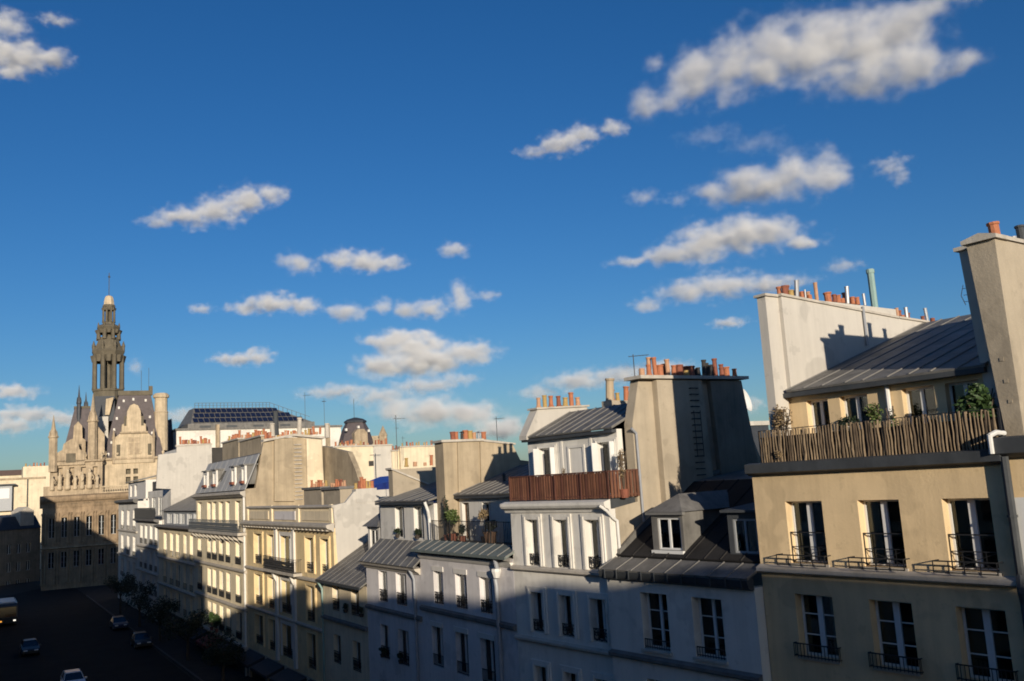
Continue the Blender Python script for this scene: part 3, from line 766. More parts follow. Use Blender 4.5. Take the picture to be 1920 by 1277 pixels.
for x in (-9.7, -7.5, -5.3, -3.1, -.9): h.part('railing_post', MB().box(x - .025, x + .025, .555, .605, 13.3, 14.54), 'iron')
ac = [(-8.74, -7.9), (-6.4, -5.5)]
h.part('attic_wall', wall_mb(-9.1, X1, 13.3, 15.72, 2.0, .3, [(a, b, 13.4, 15.38) for a, b in ac]), 'plaster_white')
core(h, -9.0, X1 - .2, 3.0, 9, 13.0, 15.6)
for i, (a, b) in enumerate(ac): window(h, a, b, 13.4, 15.38, 2.2, bars=0, mull=.08, fm='wood_brown' if i == 0 else 'frame_white')
roof(h, (-9.1, 1.68, 15.84), (X1, 1.68, 15.84), (X1, 6.2, 17.3), (-9.1, 6.2, 17.3), 12)
h.part('eave_board', MB().box(-9.1, X1, 1.7, 1.99, 15.62, 15.75), 'lead')
h.part('rear_roof', MB().prism_x([(6.22, 17.28), (10, 15), (10, 14.9), (6.22, 17.18)], -9.1, X1), 'zinc')
st = stack(h, [(1.2, 13.0), (1.2, 18.78), (3.7, 18.78), (5.75, 18.5), (6.2, 17.6), (9, 17.2), (9, 13.0)], -10.2, -9.12, 'plaster_dirty', cap=0)
h.part('coping', MB().prism_x([(1.05, 18.79), (3.75, 18.79), (3.75, 18.92), (1.05, 18.92)], -10.32, -8.98), 'trim_stone', st)
h.part('coping', MB().prism_x([(3.76, 18.76), (5.9, 18.5), (5.9, 18.6), (3.76, 18.88)], -10.28, -9.02), 'trim_stone', st)
for y in (2.1, 3.55): h.part('flue_rib', MB().prism_x([(y - .2, 13.3), (y - .02, 18.75), (y + .08, 18.75), (y + .02, 13.3)], -9.117, -9.02), 'plaster_dirty', st)
pot_row(h, (-9.6, 1.9, 18.92), (-9.6, 4.2, 18.9), 8, st, [('wide', 'terracotta_dark'), ('wide', 'terracotta'), ('cowl', 'soot'), ('wide', 'terracotta'), ('wide', 'clay_ochre'), ('wide', 'terracotta_pale'), ('cowl', 'steel'), ('wide', 'terracotta')], 2, .1, .9)
antenna(h, -9.6, 5.0, 18.6, 1.6, 4); antenna(h, -6, 6.2, 17.3, 1.5, 5)
h.part('roof_vent', MB().ring(-6.3, 3.4, [(.09, 16.3), (.09, 16.75)], 8).ring(-6.3, 3.4, [(.16, 16.75), (.03, 16.88)], 8), 'lead')

# ---- narrow lavender house
h = Thing('townhouse', 'narrow pale lavender townhouse with two bays and a zinc skirt roof below a white attic', 'house', L, -18.42)
X0, X1 = -18.42, -10.24
c1 = [(-16.42, -15.07), (-13.76, -12.26)]
ops = [(a, b, c, d) for c, d in ((9.7, 11.5), (6.4, 8.34), (3.2, 5.1)) for a, b in c1]
h.part('front_wall', wall_mb(X0, X1, 0, 11.95, .01, .3, ops), 'plaster_lavender')
body(h, X0, X1, .01, 10, 12.4, .3, 'plaster_lavender')
for i, (a, b, c, d) in enumerate(ops):
    window(h, a, b, c, d, .24, bars=0, mull=.15, curtain=('curtain', .05, .4) if i == 0 else None)
    railing(h, a + .01, b - .01, c + .02, c + .7, .05, 'ornate')
cornice(h, X0, X1, .01, 9.1, [(.10, 0), (.16, .05), (.16, .18), (.03, .26)], 'ledge_dark', 'string_course')
cornice(h, X0 - .1, X1, .01, 11.6, [(.08, 0), (.14, .1), (.34, .22), (.40, .34)], 'trim_stone')
roof(h, (X0 - .12, -.46, 12.02), (X1 + .02, -.46, 12.02), (X1 + .02, 1.02, 13.3), (X0 + .05, 1.02, 13.3), 9, name='skirt_roof', sh=.025)
pipe(h, [(-11.2, -.3, 11.95), (-11.0, -.14, 11.5), (-10.92, -.1, 11.3), (-10.92, -.1, 0)], .08, 'pipe_grey')
ac = [(-15.83, -14.45), (-13.05, -11.7)]
h.part('attic_wall', wall_mb(-18.2, X1 - .02, 12.9, 15.42, 1.0, .3, [(a, b, 13.36, 15.28) for a, b in ac]), 'plaster_white')
core(h, -18, X1 - .3, 2.2, 8, 12.6, 15.3)
for a, b in ac: window(h, a, b, 13.36, 15.28, 1.22, bars=0, mull=.1, curtain=('curtain', .05, .95))
rf = roof(h, (-18.25, .66, 15.62), (X1 - .02, .66, 15.62), (X1 - .02, 4.6, 16.62), (-18.25, 4.6, 16.62), 9)
h.part('eave_board', MB().box(-18.25, X1 - .02, .68, 1.0, 15.4, 15.53), 'lead')
pipe(h, [(-10.55, .6, 15.5), (-10.5, .75, 15.0), (-10.6, .85, 14.6), (-10.6, .88, 13.3)], .09, 'pipe_white')
st = stack(h, [(1.7, 15.4), (1.7, 17.58), (6.5, 17.64), (6.5, 15.4)], -18.3, -17.62, 'plaster_beige', cap=.12, over=.14)
pot_row(h, (-17.95, 2.6, 17.72), (-17.95, 6.2, 17.74), 6, st, None, 21, .15)
antenna(h, -17.9, 2.2, 17.7, 3.4, 9)

# ---- small beige house under the white gable
h = Thing('townhouse', 'small beige townhouse with a low zinc eave against a blank white gable', 'house', L, -26.86)
X0, X1 = -26.86, -18.44
c1 = [(-24.9, -23.5), (-21.28, -19.8)]
ops = [(a, b, c, d) for c, d in ((8.4, 10.12), (4.95, 6.82), (1.9, 3.8)) for a, b in c1]
h.part('front_wall', wall_mb(X0, X1, 0, 10.35, .005, .38, ops), 'plaster_cream')
body(h, X0, X1, .005, 10, 10.8, .38, 'plaster_cream')
for i, (a, b, c, d) in enumerate(ops):
    window(h, a, b, c, d, .3, bars=0, mull=.12)
    railing(h, a, b, c + .02, c + .8, .03, 'ornate')
cornice(h, X0, X1, .005, 7.66, [(.10, 0), (.2, .06), (.2, .2), (.03, .28)], 'ledge_dark', 'string_course')
roof(h, (X0 - .12, -.44, 10.38), (X1 + .01, -.44, 10.38), (X1 + .01, 3.6, 12.75), (X0 + .06, 3.6, 12.75), 9, sh=.02)
h.part('eave_edge', MB().box(X0 - .12, X1, -.5, -.446, 10.2, 10.37), 'lead')
pipe(h, [(X0 + .15, -.4, 10.2), (X0 + .2, -.12, 9.7), (X0 + .2, -.12, 0)], .07, 'pipe_green')
dxa, dxb = L.x(690, 1000, 1.2), L.x(712, 1000, 1.2)
z0_ = 11.25
dm = h.part('dormer', wall_mb(dxa, dxb, z0_, 14.0, 1.2, .16, [(dxa + .35, dxb - .35, z0_ + .9, 13.8)]), 'trim_white')
h.part('dormer_roof', MB().quad((dxa - .3, .9, 14.01), (dxb + .3, .9, 14.01), ((dxa + dxb) / 2, 1.9, 15.0)).quad((dxb + .3, .9, 14.01), (dxb + .3, 3.6, 14.01), ((dxa + dxb) / 2, 3.4, 15.0), ((dxa + dxb) / 2, 1.9, 15.0)).quad((dxa - .3, .9, 14.01), ((dxa + dxb) / 2, 1.9, 15.0), ((dxa + dxb) / 2, 3.4, 15.0), (dxa - .3, 3.6, 14.01)).quad((dxa - .3, .9, 14.0), (dxa - .3, 3.6, 14.0), (dxb + .3, 3.6, 14.0), (dxb + .3, .9, 14.0)), 'zinc', dm)
h.part('cheek', MB().box(dxa, dxa + .1, 1.365, 3.3, z0_ + .3, 13.99).box(dxb - .1, dxb, 1.365, 3.3, z0_ + .3, 13.99), 'zinc', dm)
window(h, dxa + .35, dxb - .35, z0_ + .9, 13.8, 1.27, bars=0)

# ================================================================== the far row (frame L2)
# ---- ornate yellow building
XL, XR = L2.x(463, 1050), -26.9
h = Thing('apartment_building', 'ornate yellow apartment building with a central iron balcony and a moulded stone parapet', 'building', L2, XL)
wp = [(478, 493), (503, 515), (527, 547), (574, 590), (603, 618)]
wx = [(L2.x(a, 1030), L2.x(b, 1030)) for a, b in wp]
wx[4] = (wx[4][0], min(wx[4][1], XR - .5))
rr = [(10.35, 13.0), (6.75, 9.4), (3.3, 5.9)]
ops = [(a, b, c, d) for c, d in rr for a, b in wx]
h.part('front_wall', wall_mb(XL, XR, 2.6, 13.8, 0, .42, ops), 'plaster_yellow')
body(h, XL, XR, 0, 12, 15.0, .42, 'plaster_cream')
for i, (a, b, c, d) in enumerate(ops):
    window(h, a, b, c, d, .3, bars=0, curtain=('curtain', .03, .97) if i % 3 != 1 else None, mull=.2)
    if i != 2: railing(h, a, b, c + .02, c + .8, .04, 'ornate')
    surround(h, a, b, c, d, 0, .32 if i % 5 == 2 else .22, .09, 'plaster_yellow' if i % 5 != 2 else 'trim_white')
bx0, bx1 = L2.x(507, 1045), L2.x(566, 1045)
h.part('balcony_slab', MB().box(bx0, bx1, -.7, -.004, 10.0, 10.22), 'trim_stone')
railing(h, bx0 + .05, bx1 - .05, 10.23, 11.3, -.64, 'ornate', 'iron', ret=.62, name='balcony_railing', k_=2.0)
for x in (wx[2][0] - 1.2, wx[2][1] + .75):
    h.part('pilaster', MB().box(x - .3, x + .3, -.18, -.004, 2.8, 13.6), 'trim_white')
    h.part('console', MB().prism_x([(-.004, 9.0), (-.004, 9.98), (-.5, 9.98), (-.4, 9.6), (-.2, 9.2)], x - .18, x + .18), 'trim_white')
cornice(h, XL, XR, 0, 9.72, [(.10, 0), (.24, .1), (.24, .24), (.05, .3)], 'trim_stone', 'string_course')
cornice(h, XL, XR, 0, 6.2, [(.10, 0), (.2, .1), (.2, .22), (.05, .28)], 'trim_stone', 'string_course')
cornice(h, XL - .1, XR + .2, 0, 13.55, [(.10, 0), (.2, .12), (.5, .22), (.6, .34), (.6, .5), (.1, .6)], 'trim_stone')
for i in range(26):
    x = XL + .4 + i * (XR - XL - .8) / 25; h.place('modillion', cached('modil', lambda: MB().box(-.14, .14, -.44, -.16, 0, .16).mesh('modillion', 'trim_stone')), x, 0, 13.6)
h.part('parapet', MB().box(XL, XR - .02, .12, .5, 14.0, 15.2), 'plaster_pale')
cornice(h, XL - .05, XR, .12, 15.2, [(.06, 0), (.2, .08), (.2, .2), (.05, .26)], 'trim_stone', 'parapet_cornice')
for i, (a, b) in enumerate(((.04, .30), (.38, .62), (.70, .96))):
    w = XR - XL; h.part('parapet_panel', MB().box(XL + a * w, XL + b * w, .04, .117, 14.3, 15.0), 'plaster_cream' if i != 1 else 'plaster_lavender')
for q in (.0, .34, .66, .99): h.part('parapet_pier', MB().box(XL + q * (XR - XL - .5), XL + q * (XR - XL - .5) + .5, -.02, .115, 14.1, 15.5), 'plaster_pale')
for i in range(4):
    a = XL + .6 + i * (XR - XL - .8) / 4; b = a + (XR - XL) / 4 - 1.1
    h.part('shop_front', MB().box(a, b, .2, .3, 0, 2.6), 'shop_dark'); h.part('shop_awning', MB().prism_x([(.15, 2.55), (-1.5, 1.95), (-1.5, 1.7), (.15, 2.3)], a, b), 'awning_dark')
h.part('shop_pier', wall_mb(XL, XR, 0, 2.6, .02, .5, [(XL + .6 + i * (XR - XL - .8) / 4, XL + .6 + i * (XR - XL - .8) / 4 + (XR - XL) / 4 - 1.1, -.1, 2.45) for i in range(4)]), 'trim_stone')
# blank white gable on the near side
pts = [(625, 948), (648, 942), (664, 922), (716, 918)]
gy = [L2.side(u, v, XR) for u, v in pts]
h.part('gable_wall', MB().prism_x([(.43, 8), gy[0], gy[1], gy[2], gy[3], (12, gy[3][1]), (12, 8)], XR - .35, XR + .006), 'chimney_white')
st = h.part('chimney_stack', MB().box(XR - .8, XR + .05, L2.side(667, 920, XR)[0], L2.side(706, 920, XR)[0], 15.5, L2.side(667, 917, XR)[1]), 'chimney_white')
pot_row(h, (XR - .35, L2.side(668, 917, XR)[0], L2.side(668, 917, XR)[1]), (XR - .35, L2.side(704, 917, XR)[0], L2.side(668, 917, XR)[1]), 7, st, None, 33, .15)
# twin stack on the roof
for a, b in ((570, 603), (607, 638)):
    xa, xb = L2.x(a, 935, 2.2), L2.x(b, 935, 2.2); zt = L2.z(a, 919, 2.2)
    st = h.part('chimney_stack', MB().box(xa, xb, 2.2, 3.4, 15.0, zt), 'plaster_beige')
    h.part('coping', MB().box(xa - .15, xb + .15, 2.05, 3.55, zt + .003, zt + .2), 'ledge_dark', st)
    pot_row(h, (xa + .2, 2.8, zt + .2), (xb - .2, 2.8, zt + .2), 7, st, None, int(a), .2, 1.1)
h.part('tarpaulin', MB().hull8([(L2.x(640, 920, 4.5), 4.5, 15.1), (L2.x(735, 910, 4.5), 4.5, 15.1), (L2.x(735, 910, 4.5), 8.0, 15.1), (L2.x(640, 920, 4.5), 8.0, 15.1)], [(L2.x(640, 920, 4.5), 4.5, 16.3), (L2.x(735, 910, 4.5), 4.5, 16.9), (L2.x(735, 910, 4.5), 8.0, 17.5), (L2.x(640, 920, 4.5), 8.0, 17.4)]), 'tarp')
# great party wall with the climbing irons, between the yellow and the cream house
def sp(u, v, lx=XL): return L2.side(u, v, lx)
prof = [(.5, 14.2), sp(478, 915), sp(490, 850), sp(494, 830), sp(513, 822), sp(549, 820), sp(604, 824), (sp(604, 824)[0], 14.2)]
prof[0] = (-.05, 14.2); prof[1] = (-.05, 17.1); prof.insert(2, sp(479, 915))
gb = h.part('party_wall', MB().prism_x(prof, XL - .5, XL + .02), 'plaster_dirty')
h.part('chimney_breast', MB().prism_x([sp(513, 940), sp(513, 823), sp(548, 822), sp(550, 940)], XL + .023, XL + .32), 'plaster_dirty', gb)
h.part('chimney_breast', MB().prism_x([sp(575, 920), sp(573, 823), sp(601, 825), sp(606, 920)], XL + .023, XL + .3), 'plaster_cream', gb)
h.part('coping', MB().prism_x([(sp(494, 829)[0] - .1, sp(494, 829)[1] + .02), (sp(549, 819)[0], sp(549, 819)[1] + .06), (sp(606, 823)[0], sp(606, 823)[1]), (sp(606, 823)[0], sp(606, 823)[1] + .22), (sp(549, 819)[0], sp(549, 819)[1] + .28), (sp(494, 829)[0] - .1, sp(494, 829)[1] + .24)], XL - .62, XL + .42), 'trim_stone', gb)
yl = sp(558, 860)[0]
for i in range(15):
    z = sp(558, 830)[1] - .2 - i * .38; h.part('climbing_iron', MB().tube([(XL + .03, yl - .35, z), (XL + .16, yl - .35, z), (XL + .16, yl + .35, z), (XL + .03, yl + .35, z)], .045, 4), 'plaster_grey', gb)
zt = sp(549, 819)[1] + .2
pot_row(h, (XL - .1, sp(496, 825)[0], zt - .3), (XL - .1, sp(602, 825)[0], zt), 20, gb, None, 44, .25, 1.15)
pot(h, 'steel', 'lead', XL - .1, sp(519, 820)[0], zt, gb, 2.6)
pot(h, 'tall', 'trim_stone', XL - .1, sp(512, 820)[0], zt - .1, gb, 1.9); pot(h, 'tall', 'trim_stone', XL, sp(561, 820)[0], zt - .1, gb, 2.2); pot(h, 'tall', 'trim_stone', XL, sp(614, 820)[0], zt - .4, gb, 2.2)
antenna(h, XL - .2, sp(574, 800)[0], zt, 4.2, 51); antenna(h, XL - .2, sp(610, 800)[0], zt - .4, 4.0, 52)
# shaded rear wing beyond the party wall
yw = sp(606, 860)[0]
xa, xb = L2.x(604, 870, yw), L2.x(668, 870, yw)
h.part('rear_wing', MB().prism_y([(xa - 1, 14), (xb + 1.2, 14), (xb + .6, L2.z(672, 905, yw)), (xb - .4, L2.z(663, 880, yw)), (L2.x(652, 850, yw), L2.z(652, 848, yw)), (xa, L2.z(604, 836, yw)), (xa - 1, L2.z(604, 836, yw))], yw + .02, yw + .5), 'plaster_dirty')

# ---- cream building with the mansard
XL8, XR8 = L2.x(368, 1000), XL - .02
h = Thing('apartment_building', 'tall cream apartment building with a pale zinc mansard, white dormers and a running balcony', 'building', L2, XL8)
wp = [(371, 379), (389, 396), (398.5, 407), (411, 420), (424, 432), (442, 452)]
wx = [(L2.x(a, 1050), L2.x(b, 1050)) for a, b in wp]; wx[0] = (max(wx[0][0], XL8 + .6), wx[0][1])
rr = [(13.2, 16.0), (9.9, 12.5), (6.3, 8.9), (2.9, 5.4)]
ops = [(a, b, c, d) for c, d in rr for a, b in wx]
h.part('front_wall', wall_mb(XL8, XR8, 2.4, 16.6, 0, .42, ops), 'plaster_pale')
body(h, XL8, XR8, 0, 12, 17.0, .42, 'plaster_cream')
for i, (a, b, c, d) in enumerate(ops):
    window(h, a, b, c, d, .3, bars=0, mull=.2, curtain=('curtain', .03, .97) if i % 2 else None)
    if i >= 6: railing(h, a, b, c + .02, c + .75, -.05, 'ornate', k_=2.0)
cornice(h, XL8, XR8, 0, 16.35, [(.2, 0), (.4, .2), (.55, .3), (.55, .5), (.1, .6)], 'trim_stone')
h.part('balcony_slab', MB().box(XL8 - .1, XR8, -.85, -.004, 12.75, 13.02), 'trim_stone')
railing(h, XL8, XR8 - .1, 13.03, 14.2, -.8, 'ornate', 'iron_grey', ret=.75, name='balcony_railing', k_=3.2)
for i in range(12): h.place('console', cached('cons', lambda: MB().prism_x([(-.004, -.9), (-.004, 0), (-.75, 0), (-.6, -.35), (-.2, -.6)], -.2, .2).mesh('console', 'trim_stone')), XL8 + .8 + i * (XR8 - XL8 - 1.6) / 11, 0, 12.74)
for z in (9.2, 5.7): cornice(h, XL8, XR8, 0, z, [(.12, 0), (.26, .12), (.26, .26), (.05, .34)], 'trim_stone', 'string_course')
zt = L2.z(440, 860, 1.2)
rf = roof(h, (XL8, -.1, 17.05), (XR8, -.1, 17.05), (XR8 - .0, 1.3, zt), (XL8 + .6, 1.3, zt), 9, 'zinc_pale', 'zinc_pale', name='mansard_roof', sh=.02)
roof(h, (XL8 + .6, 1.32, zt + .03), (XR8, 1.32, zt + .03), (XR8, 7, zt + 1.1), (XL8 + .6, 7, zt + 1.1), 14, name='upper_roof', seam=False)
h.part('roof_end', MB().prism_x([(.0, 17.0), (1.35, zt - .03), (7, zt + 1.0), (12, 17)], XL8 + .62, XL8 + .7), 'plaster_cream')
for u in (385, 402, 437, 456):
    xa = L2.x(u - 3, 890, .1); xb = L2.x(u + 4, 890, .1); zb, zz = 17.55, 19.35
    dm = h.part('dormer', wall_mb(xa, xb, zb, zz, .05, .2, [(xa + .3, xb - .3, zb + .15, zz - .3)]), 'trim_white')
    h.part('cheek', MB().box(xb - .1, xb - .003, .255, 1.2, zb, zz - .01).box(xa + .003, xa + .1, .255, 1.2, zb, zz - .01), 'zinc', dm)
    h.part('dormer_roof', MB().box(xa - .15, xb + .15, -.12, 1.3, zz + .003, zz + .14), 'zinc', dm)
    h.part('flower_box', MB().box(xa + .2, xb - .2, -.2, .04, zb + .1, zb + .35), 'terracotta_dark', dm)
    window(h, xa + .3, xb - .3, zb + .15, zz - .3, .15, bars=0)
h.part('skylight', MB().hull8([(L2.x(414, 880, .6), .35, 18.05), (L2.x(419, 880, .6), .35, 18.05), (L2.x(421, 880, .6), .9, 19.2), (L2.x(416, 880, .6), .9, 19.2)], [(L2.x(414, 880, .6), .28, 18.1), (L2.x(419, 880, .6), .28, 18.1), (L2.x(421, 880, .6), .83, 19.25), (L2.x(416, 880, .6), .83, 19.25)]), 'car_glass')
pipe(h, [(XR8 - .3, -.12, 16.4), (XR8 - .3, -.12, 0)], .11, 'pipe_white')
h.part('ground_floor', MB().box(XL8, XR8, .1, .5, 0, 2.38), 'shop_dark')
cornice(h, XL8, XR8, .0, 2.3, [(.1, 0), (.3, .12), (.3, .3)], 'trim_stone', 'shop_fascia')
for i in range(3):
    a = XL8 + 1 + i * 6.4; h.part('shop_awning', MB().prism_x([(.05, 2.3), (-1.6, 1.6), (-1.6, 1.3), (.05, 2.0)], a, a + 5), 'awning_dark' if i != 1 else 'awning_red')
for a, b, v, yy in ((417, 447, 832, 5.0), (449, 490, 829, 4.2)):
    xa, xb = L2.x(a, v, yy), L2.x(b, v, yy); zz = L2.z(a, v, yy)
    st = h.part('chimney_stack', MB().box(xa, xb, yy, yy + 1.3, 17, zz), 'plaster_dirty'); h.part('coping', MB().box(xa - .15, xb + .15, yy - .15, yy + 1.45, zz + .003, zz + .18), 'trim_stone', st)
    pot_row(h, (xa + .3, yy + .6, zz + .18), (xb - .3, yy + .6, zz + .18), 9, st, None, int(a), .3, 1.3)

# ---- lower building with the small mansard
XL9, XR9 = L2.x(298, 1000), XL8 - .02
h = Thing('apartment_building', 'lower grey apartment building with a small mansard between the cream and the white building', 'building', L2, XL9)
wp = [(307, 313), (319, 325), (330, 337), (344, 350), (356, 362)]
wx = [(L2.x(a, 1020), L2.x(b, 1020)) for a, b in wp]
rr = [(9.2, 12.2), (5.7, 8.4), (2.6, 4.9)]
ops = [(a, b, c, d) for c, d in rr for a, b in wx]
ze = L2.z(330, 988)
h.part('front_wall', wall_mb(XL9, XR9, 0, ze - .1, 0, .42, ops), 'plaster_pale')
body(h, XL9, XR9, 0, 12, ze, .42, 'plaster_grey')
for i, (a, b, c, d) in enumerate(ops):
    window(h, a, b, c, d, .3, bars=0, mull=.25)
    railing(h, a, b, c + .02, c + .75, -.04, 'bars', step=.3, k_=3)
cornice(h, XL9 - .1, XR9, 0, ze - .4, [(.2, 0), (.5, .2), (.7, .32), (.7, .5), (.1, .6)], 'ledge_dark')
for z in (8.7, 5.2): cornice(h, XL9, XR9, 0, z, [(.12, 0), (.26, .12), (.26, .26), (.05, .34)], 'trim_stone', 'string_course')
z1_, z2_ = L2.z(330, 962, .5), L2.z(350, 932, 4)
h.part('attic_wall', wall_mb(XL9, XR9, ze + .1, z1_ + .2, .6, .3, [(a, b, ze + .3, z1_ - .1) for a, b in wx]), 'frame_grey')
core(h, XL9 + .3, XR9 - .3, 1.7, 10, ze - .5, z1_)
for a, b in wx:
    window(h, a, b, ze + .3, z1_ - .1, .7, bars=0, mull=.3)
    h.part('shutter', MB().box(a - .7, a - .05, .5, .56, ze + .3, z1_ - .1), 'frame_white')
roof(h, (XL9 - .1, .3, z1_ + .3), (XR9, .3, z1_ + .3), (XR9, 6, z1_ + 3.1), (XL9 + 2.5, 6, z1_ + 3.1), 14)
h.part('shop_front', MB().box(XL9, XR9, -.1, -.02, 0, 2.2), 'shop_dark')

# ---- white building with stepped terraces
XL10, XR10 = L2.x(258, 1000), XL9 - .02
h = Thing('apartment_building', 'white apartment building stepping back in dark-railed terraces above a blank gable', 'building', L2, XL10)
wp = [(263, 267.5), (271.5, 276), (281, 286), (290.5, 295)]
wx = [(L2.x(a, 1010), L2.x(b, 1010)) for a, b in wp]
zt0 = L2.z(280, 974)
rr = [(zt0 - 3.6, zt0 - .9), (zt0 - 7.2, zt0 - 4.6), (zt0 - 10.6, zt0 - 8.1)]
ops = [(a, b, c, d) for c, d in rr for a, b in wx]
h.part('front_wall', wall_mb(XL10, XR10, 0, zt0 - .1, 0, .42, ops), 'plaster_white')
body(h, XL10, XR10, 0, 12, zt0, .42, 'plaster_white')
for i, (a, b, c, d) in enumerate(ops):
    window(h, a, b, c, d, .3, bars=0, mull=.3); railing(h, a, b, c + .02, c + .8, -.06, 'bars', step=.2, k_=3)
for z in (zt0 - 4.2, zt0 - 7.8): cornice(h, XL10, XR10, 0, z, [(.12, 0), (.26, .12), (.26, .26), (.05, .34)], 'trim_stone', 'string_course')
cornice(h, XL10, XR10, 0, zt0 - .35, [(.3, 0), (.7, .2), (.7, .45)], 'ledge_dark')
railing(h, XL10 + .2, XR10 - .2, zt0 + .1, zt0 + 1.7, -.5, 'bars', step=.18, k_=3)
h.part('terrace_screen', MB().box(XL10 + .2, XR10 - .2, -.46, -.44, zt0 + .15, zt0 + 1.5), 'awning_dark')
z3 = L2.z(285, 921, 1.5)
wx2 = [(L2.x(a, 950, 1.5), L2.x(b, 950, 1.5)) for a, b in ((274, 281), (285, 292), (297, 304))]
xr2 = wx2[-1][1] + .6
h.part('attic_wall', wall_mb(XL10, XR10 + .3, zt0, z3, 1.5, .3, [(a, b, zt0 + .5, z3 - 1.0) for a, b in wx2 if b < XR10]), 'plaster_white')
for a, b in wx2:
    if b < XR10: window(h, a, b, zt0 + .5, z3 - 1.0, 1.6, bars=0, mull=.4)
h.part('terrace_screen', MB().box(L2.x(278, 915, 2.2), XR10, 2.2, 2.26, z3, z3 + 1.5), 'awning_dark')
z4 = L2.z(300, 850, 3.5)
h.part('upper_attic', wall_mb(XL10 + 4, XR10 + .3, z3 - .1, z4 - .2, 3.2, .3, [(L2.x(296, 890, 3.2), L2.x(306, 890, 3.2), z3 + .4, z3 + 4.2), (L2.x(309, 890, 3.2), L2.x(321, 890, 3.2), z3 + .4, z3 + 4.2)]), 'plaster_white')
core(h, XL10 + 4.3, XR10 - .5, 4.6, 11, zt0, z4 - .4)
window(h, L2.x(296, 890, 3.2), L2.x(306, 890, 3.2), z3 + .4, z3 + 4.2, 3.3, bars=0, mull=.4); window(h, L2.x(309, 890, 3.2), L2.x(321, 890, 3.2), z3 + .4, z3 + 4.2, 3.3, bars=0, mull=.4)
g = lambda u, v: L2.side(u, v, XR10)
prof = [(.43, zt0 - 3), (.43, zt0), (1.5, zt0 + .1), (1.5, z3), (g(292, 900)[0], z3 + .2), (g(296, 853)[0], g(296, 853)[1]), (g(330, 850)[0], g(330, 849)[1]), (g(330, 850)[0] + .02, g(331, 838)[1]), (g(396, 834)[0], g(396, 834)[1]), (g(396, 834)[0], zt0 - 3)]
gb = h.part('gable_wall', MB().prism_x(prof, XR10 + .006, XR10 + .4), 'chimney_white')
st = h.part('coping', MB().prism_x([(g(331, 838)[0] - .2, g(331, 838)[1] + .01), (g(397, 834)[0], g(397, 834)[1] + .01), (g(397, 834)[0], g(397, 834)[1] + .2), (g(331, 838)[0] - .2, g(331, 838)[1] + .2)], XR10 - .1, XR10 + .5), 'trim_stone', gb)
pot_row(h, (XR10 + .2, g(336, 836)[0], g(336, 836)[1] + .2), (XR10 + .2, g(394, 834)[0], g(394, 834)[1] + .2), 14, gb, None, 61, .35, 1.3)

# ---- last white building of the row
XL11, XR11 = L2.x(222, 1000), XL10 - .02
h = Thing('apartment_building', 'last white building of the row with a small grey attic, next to the town hall', 'building', L2, XL11)
wp = [(227, 232), (238, 243), (249, 254)]
wx = [(L2.x(a, 1010), L2.x(b, 1010)) for a, b in wp]
zt = L2.z(235, 941)
rr = [(zt - 4.6, zt - 1.4), (zt - 8.6, zt - 5.6), (zt - 12.4, zt - 9.6)]
ops = [(a, b, c, d) for c, d in rr for a, b in wx]
h.part('front_wall', wall_mb(XL11, XR11, 0, zt, 0, .42, ops), 'plaster_white')
body(h, XL11, XR11, 0, 12, zt, .42, 'plaster_white')
for i, (a, b, c, d) in enumerate(ops):
    window(h, a, b, c, d, .3, bars=0, mull=.35); railing(h, a, b, c + .02, c + .7, -.06, 'bars', step=.3, k_=3)
cornice(h, XL11 - .2, XR11, 0, zt - .3, [(.3, 0), (.7, .25), (.7, .6), (.1, .7)], 'zinc')
for z in (zt - 5.0, zt - 9.0): cornice(h, XL11, XR11, 0, z, [(.12, 0), (.26, .12), (.26, .26), (.05, .34)], 'trim_stone', 'string_course')
xa, xb = L2.x(241, 920, 1.2), XR11 - .1; zz = L2.z(245, 905, 1.2)
h.part('attic_wall', wall_mb(xa, xb, zt + .3, zz, 1.2, .3, [(xa + 2, xa + 4.5, zt + .8, zz - .5), (xa + 7, xa + 9.5, zt + .8, zz - .5)]), 'trim_white')
h.part('attic_end', MB().box(xb - .3, xb - .005, 1.51, 8, zt, zz - .01), 'trim_white'); h.part('attic_end', MB().box(xa + .005, xa + .3, 1.51, 8, zt, zz - .01), 'trim_white')
roof(h, (xa - .4, .7, zz + .1), (xb, .7, zz + .1), (xb, 8, zz + 1.6), (xa - .4, 8, zz + 1.6), 8)
# ================================================================== town hall with campanile
_d = ray(80, 930)
CH = Frame(244, (CAM + _d * (185 / _d.y)))
PXM = 0.118                                   # metres per photo pixel at the town hall
h = Thing('town_hall', 'ornate stone town hall with slate pavilion roofs and a tall open campanile', 'town hall', CH)
ct = CH.loc
W = 27.0
zc = ct(90, 931)[1]
ops = [(1.2 + i * 2.3, 2.3 + i * 2.3, z0, z1) for i in range(10) for z0, z1 in ((10.2, 14.2), (4.2, 7.4))]
h.part('main_wall', wall_mb(0, W, 0, zc - 1.2, 0, .6, ops), 'stone_soot')
core(h, .5, W - .5, 1.4, 21, .05, zc - .5)
h.part('side_wall', MB().box(.004, .5, .61, 22, 0, zc - 1.2), 'stone'); h.part('side_wall', MB().box(W - .5, W - .004, .61, 22, 0, zc - 1.2), 'stone')
h.part('roof_deck', MB().box(0.01, W - .01, .02, 22, zc - 1.2, zc - .9), 'lead')
for a, b, c, d in ops: window(h, a, b, c, d, .45, bars=2, fm='frame_grey', mull=.16)
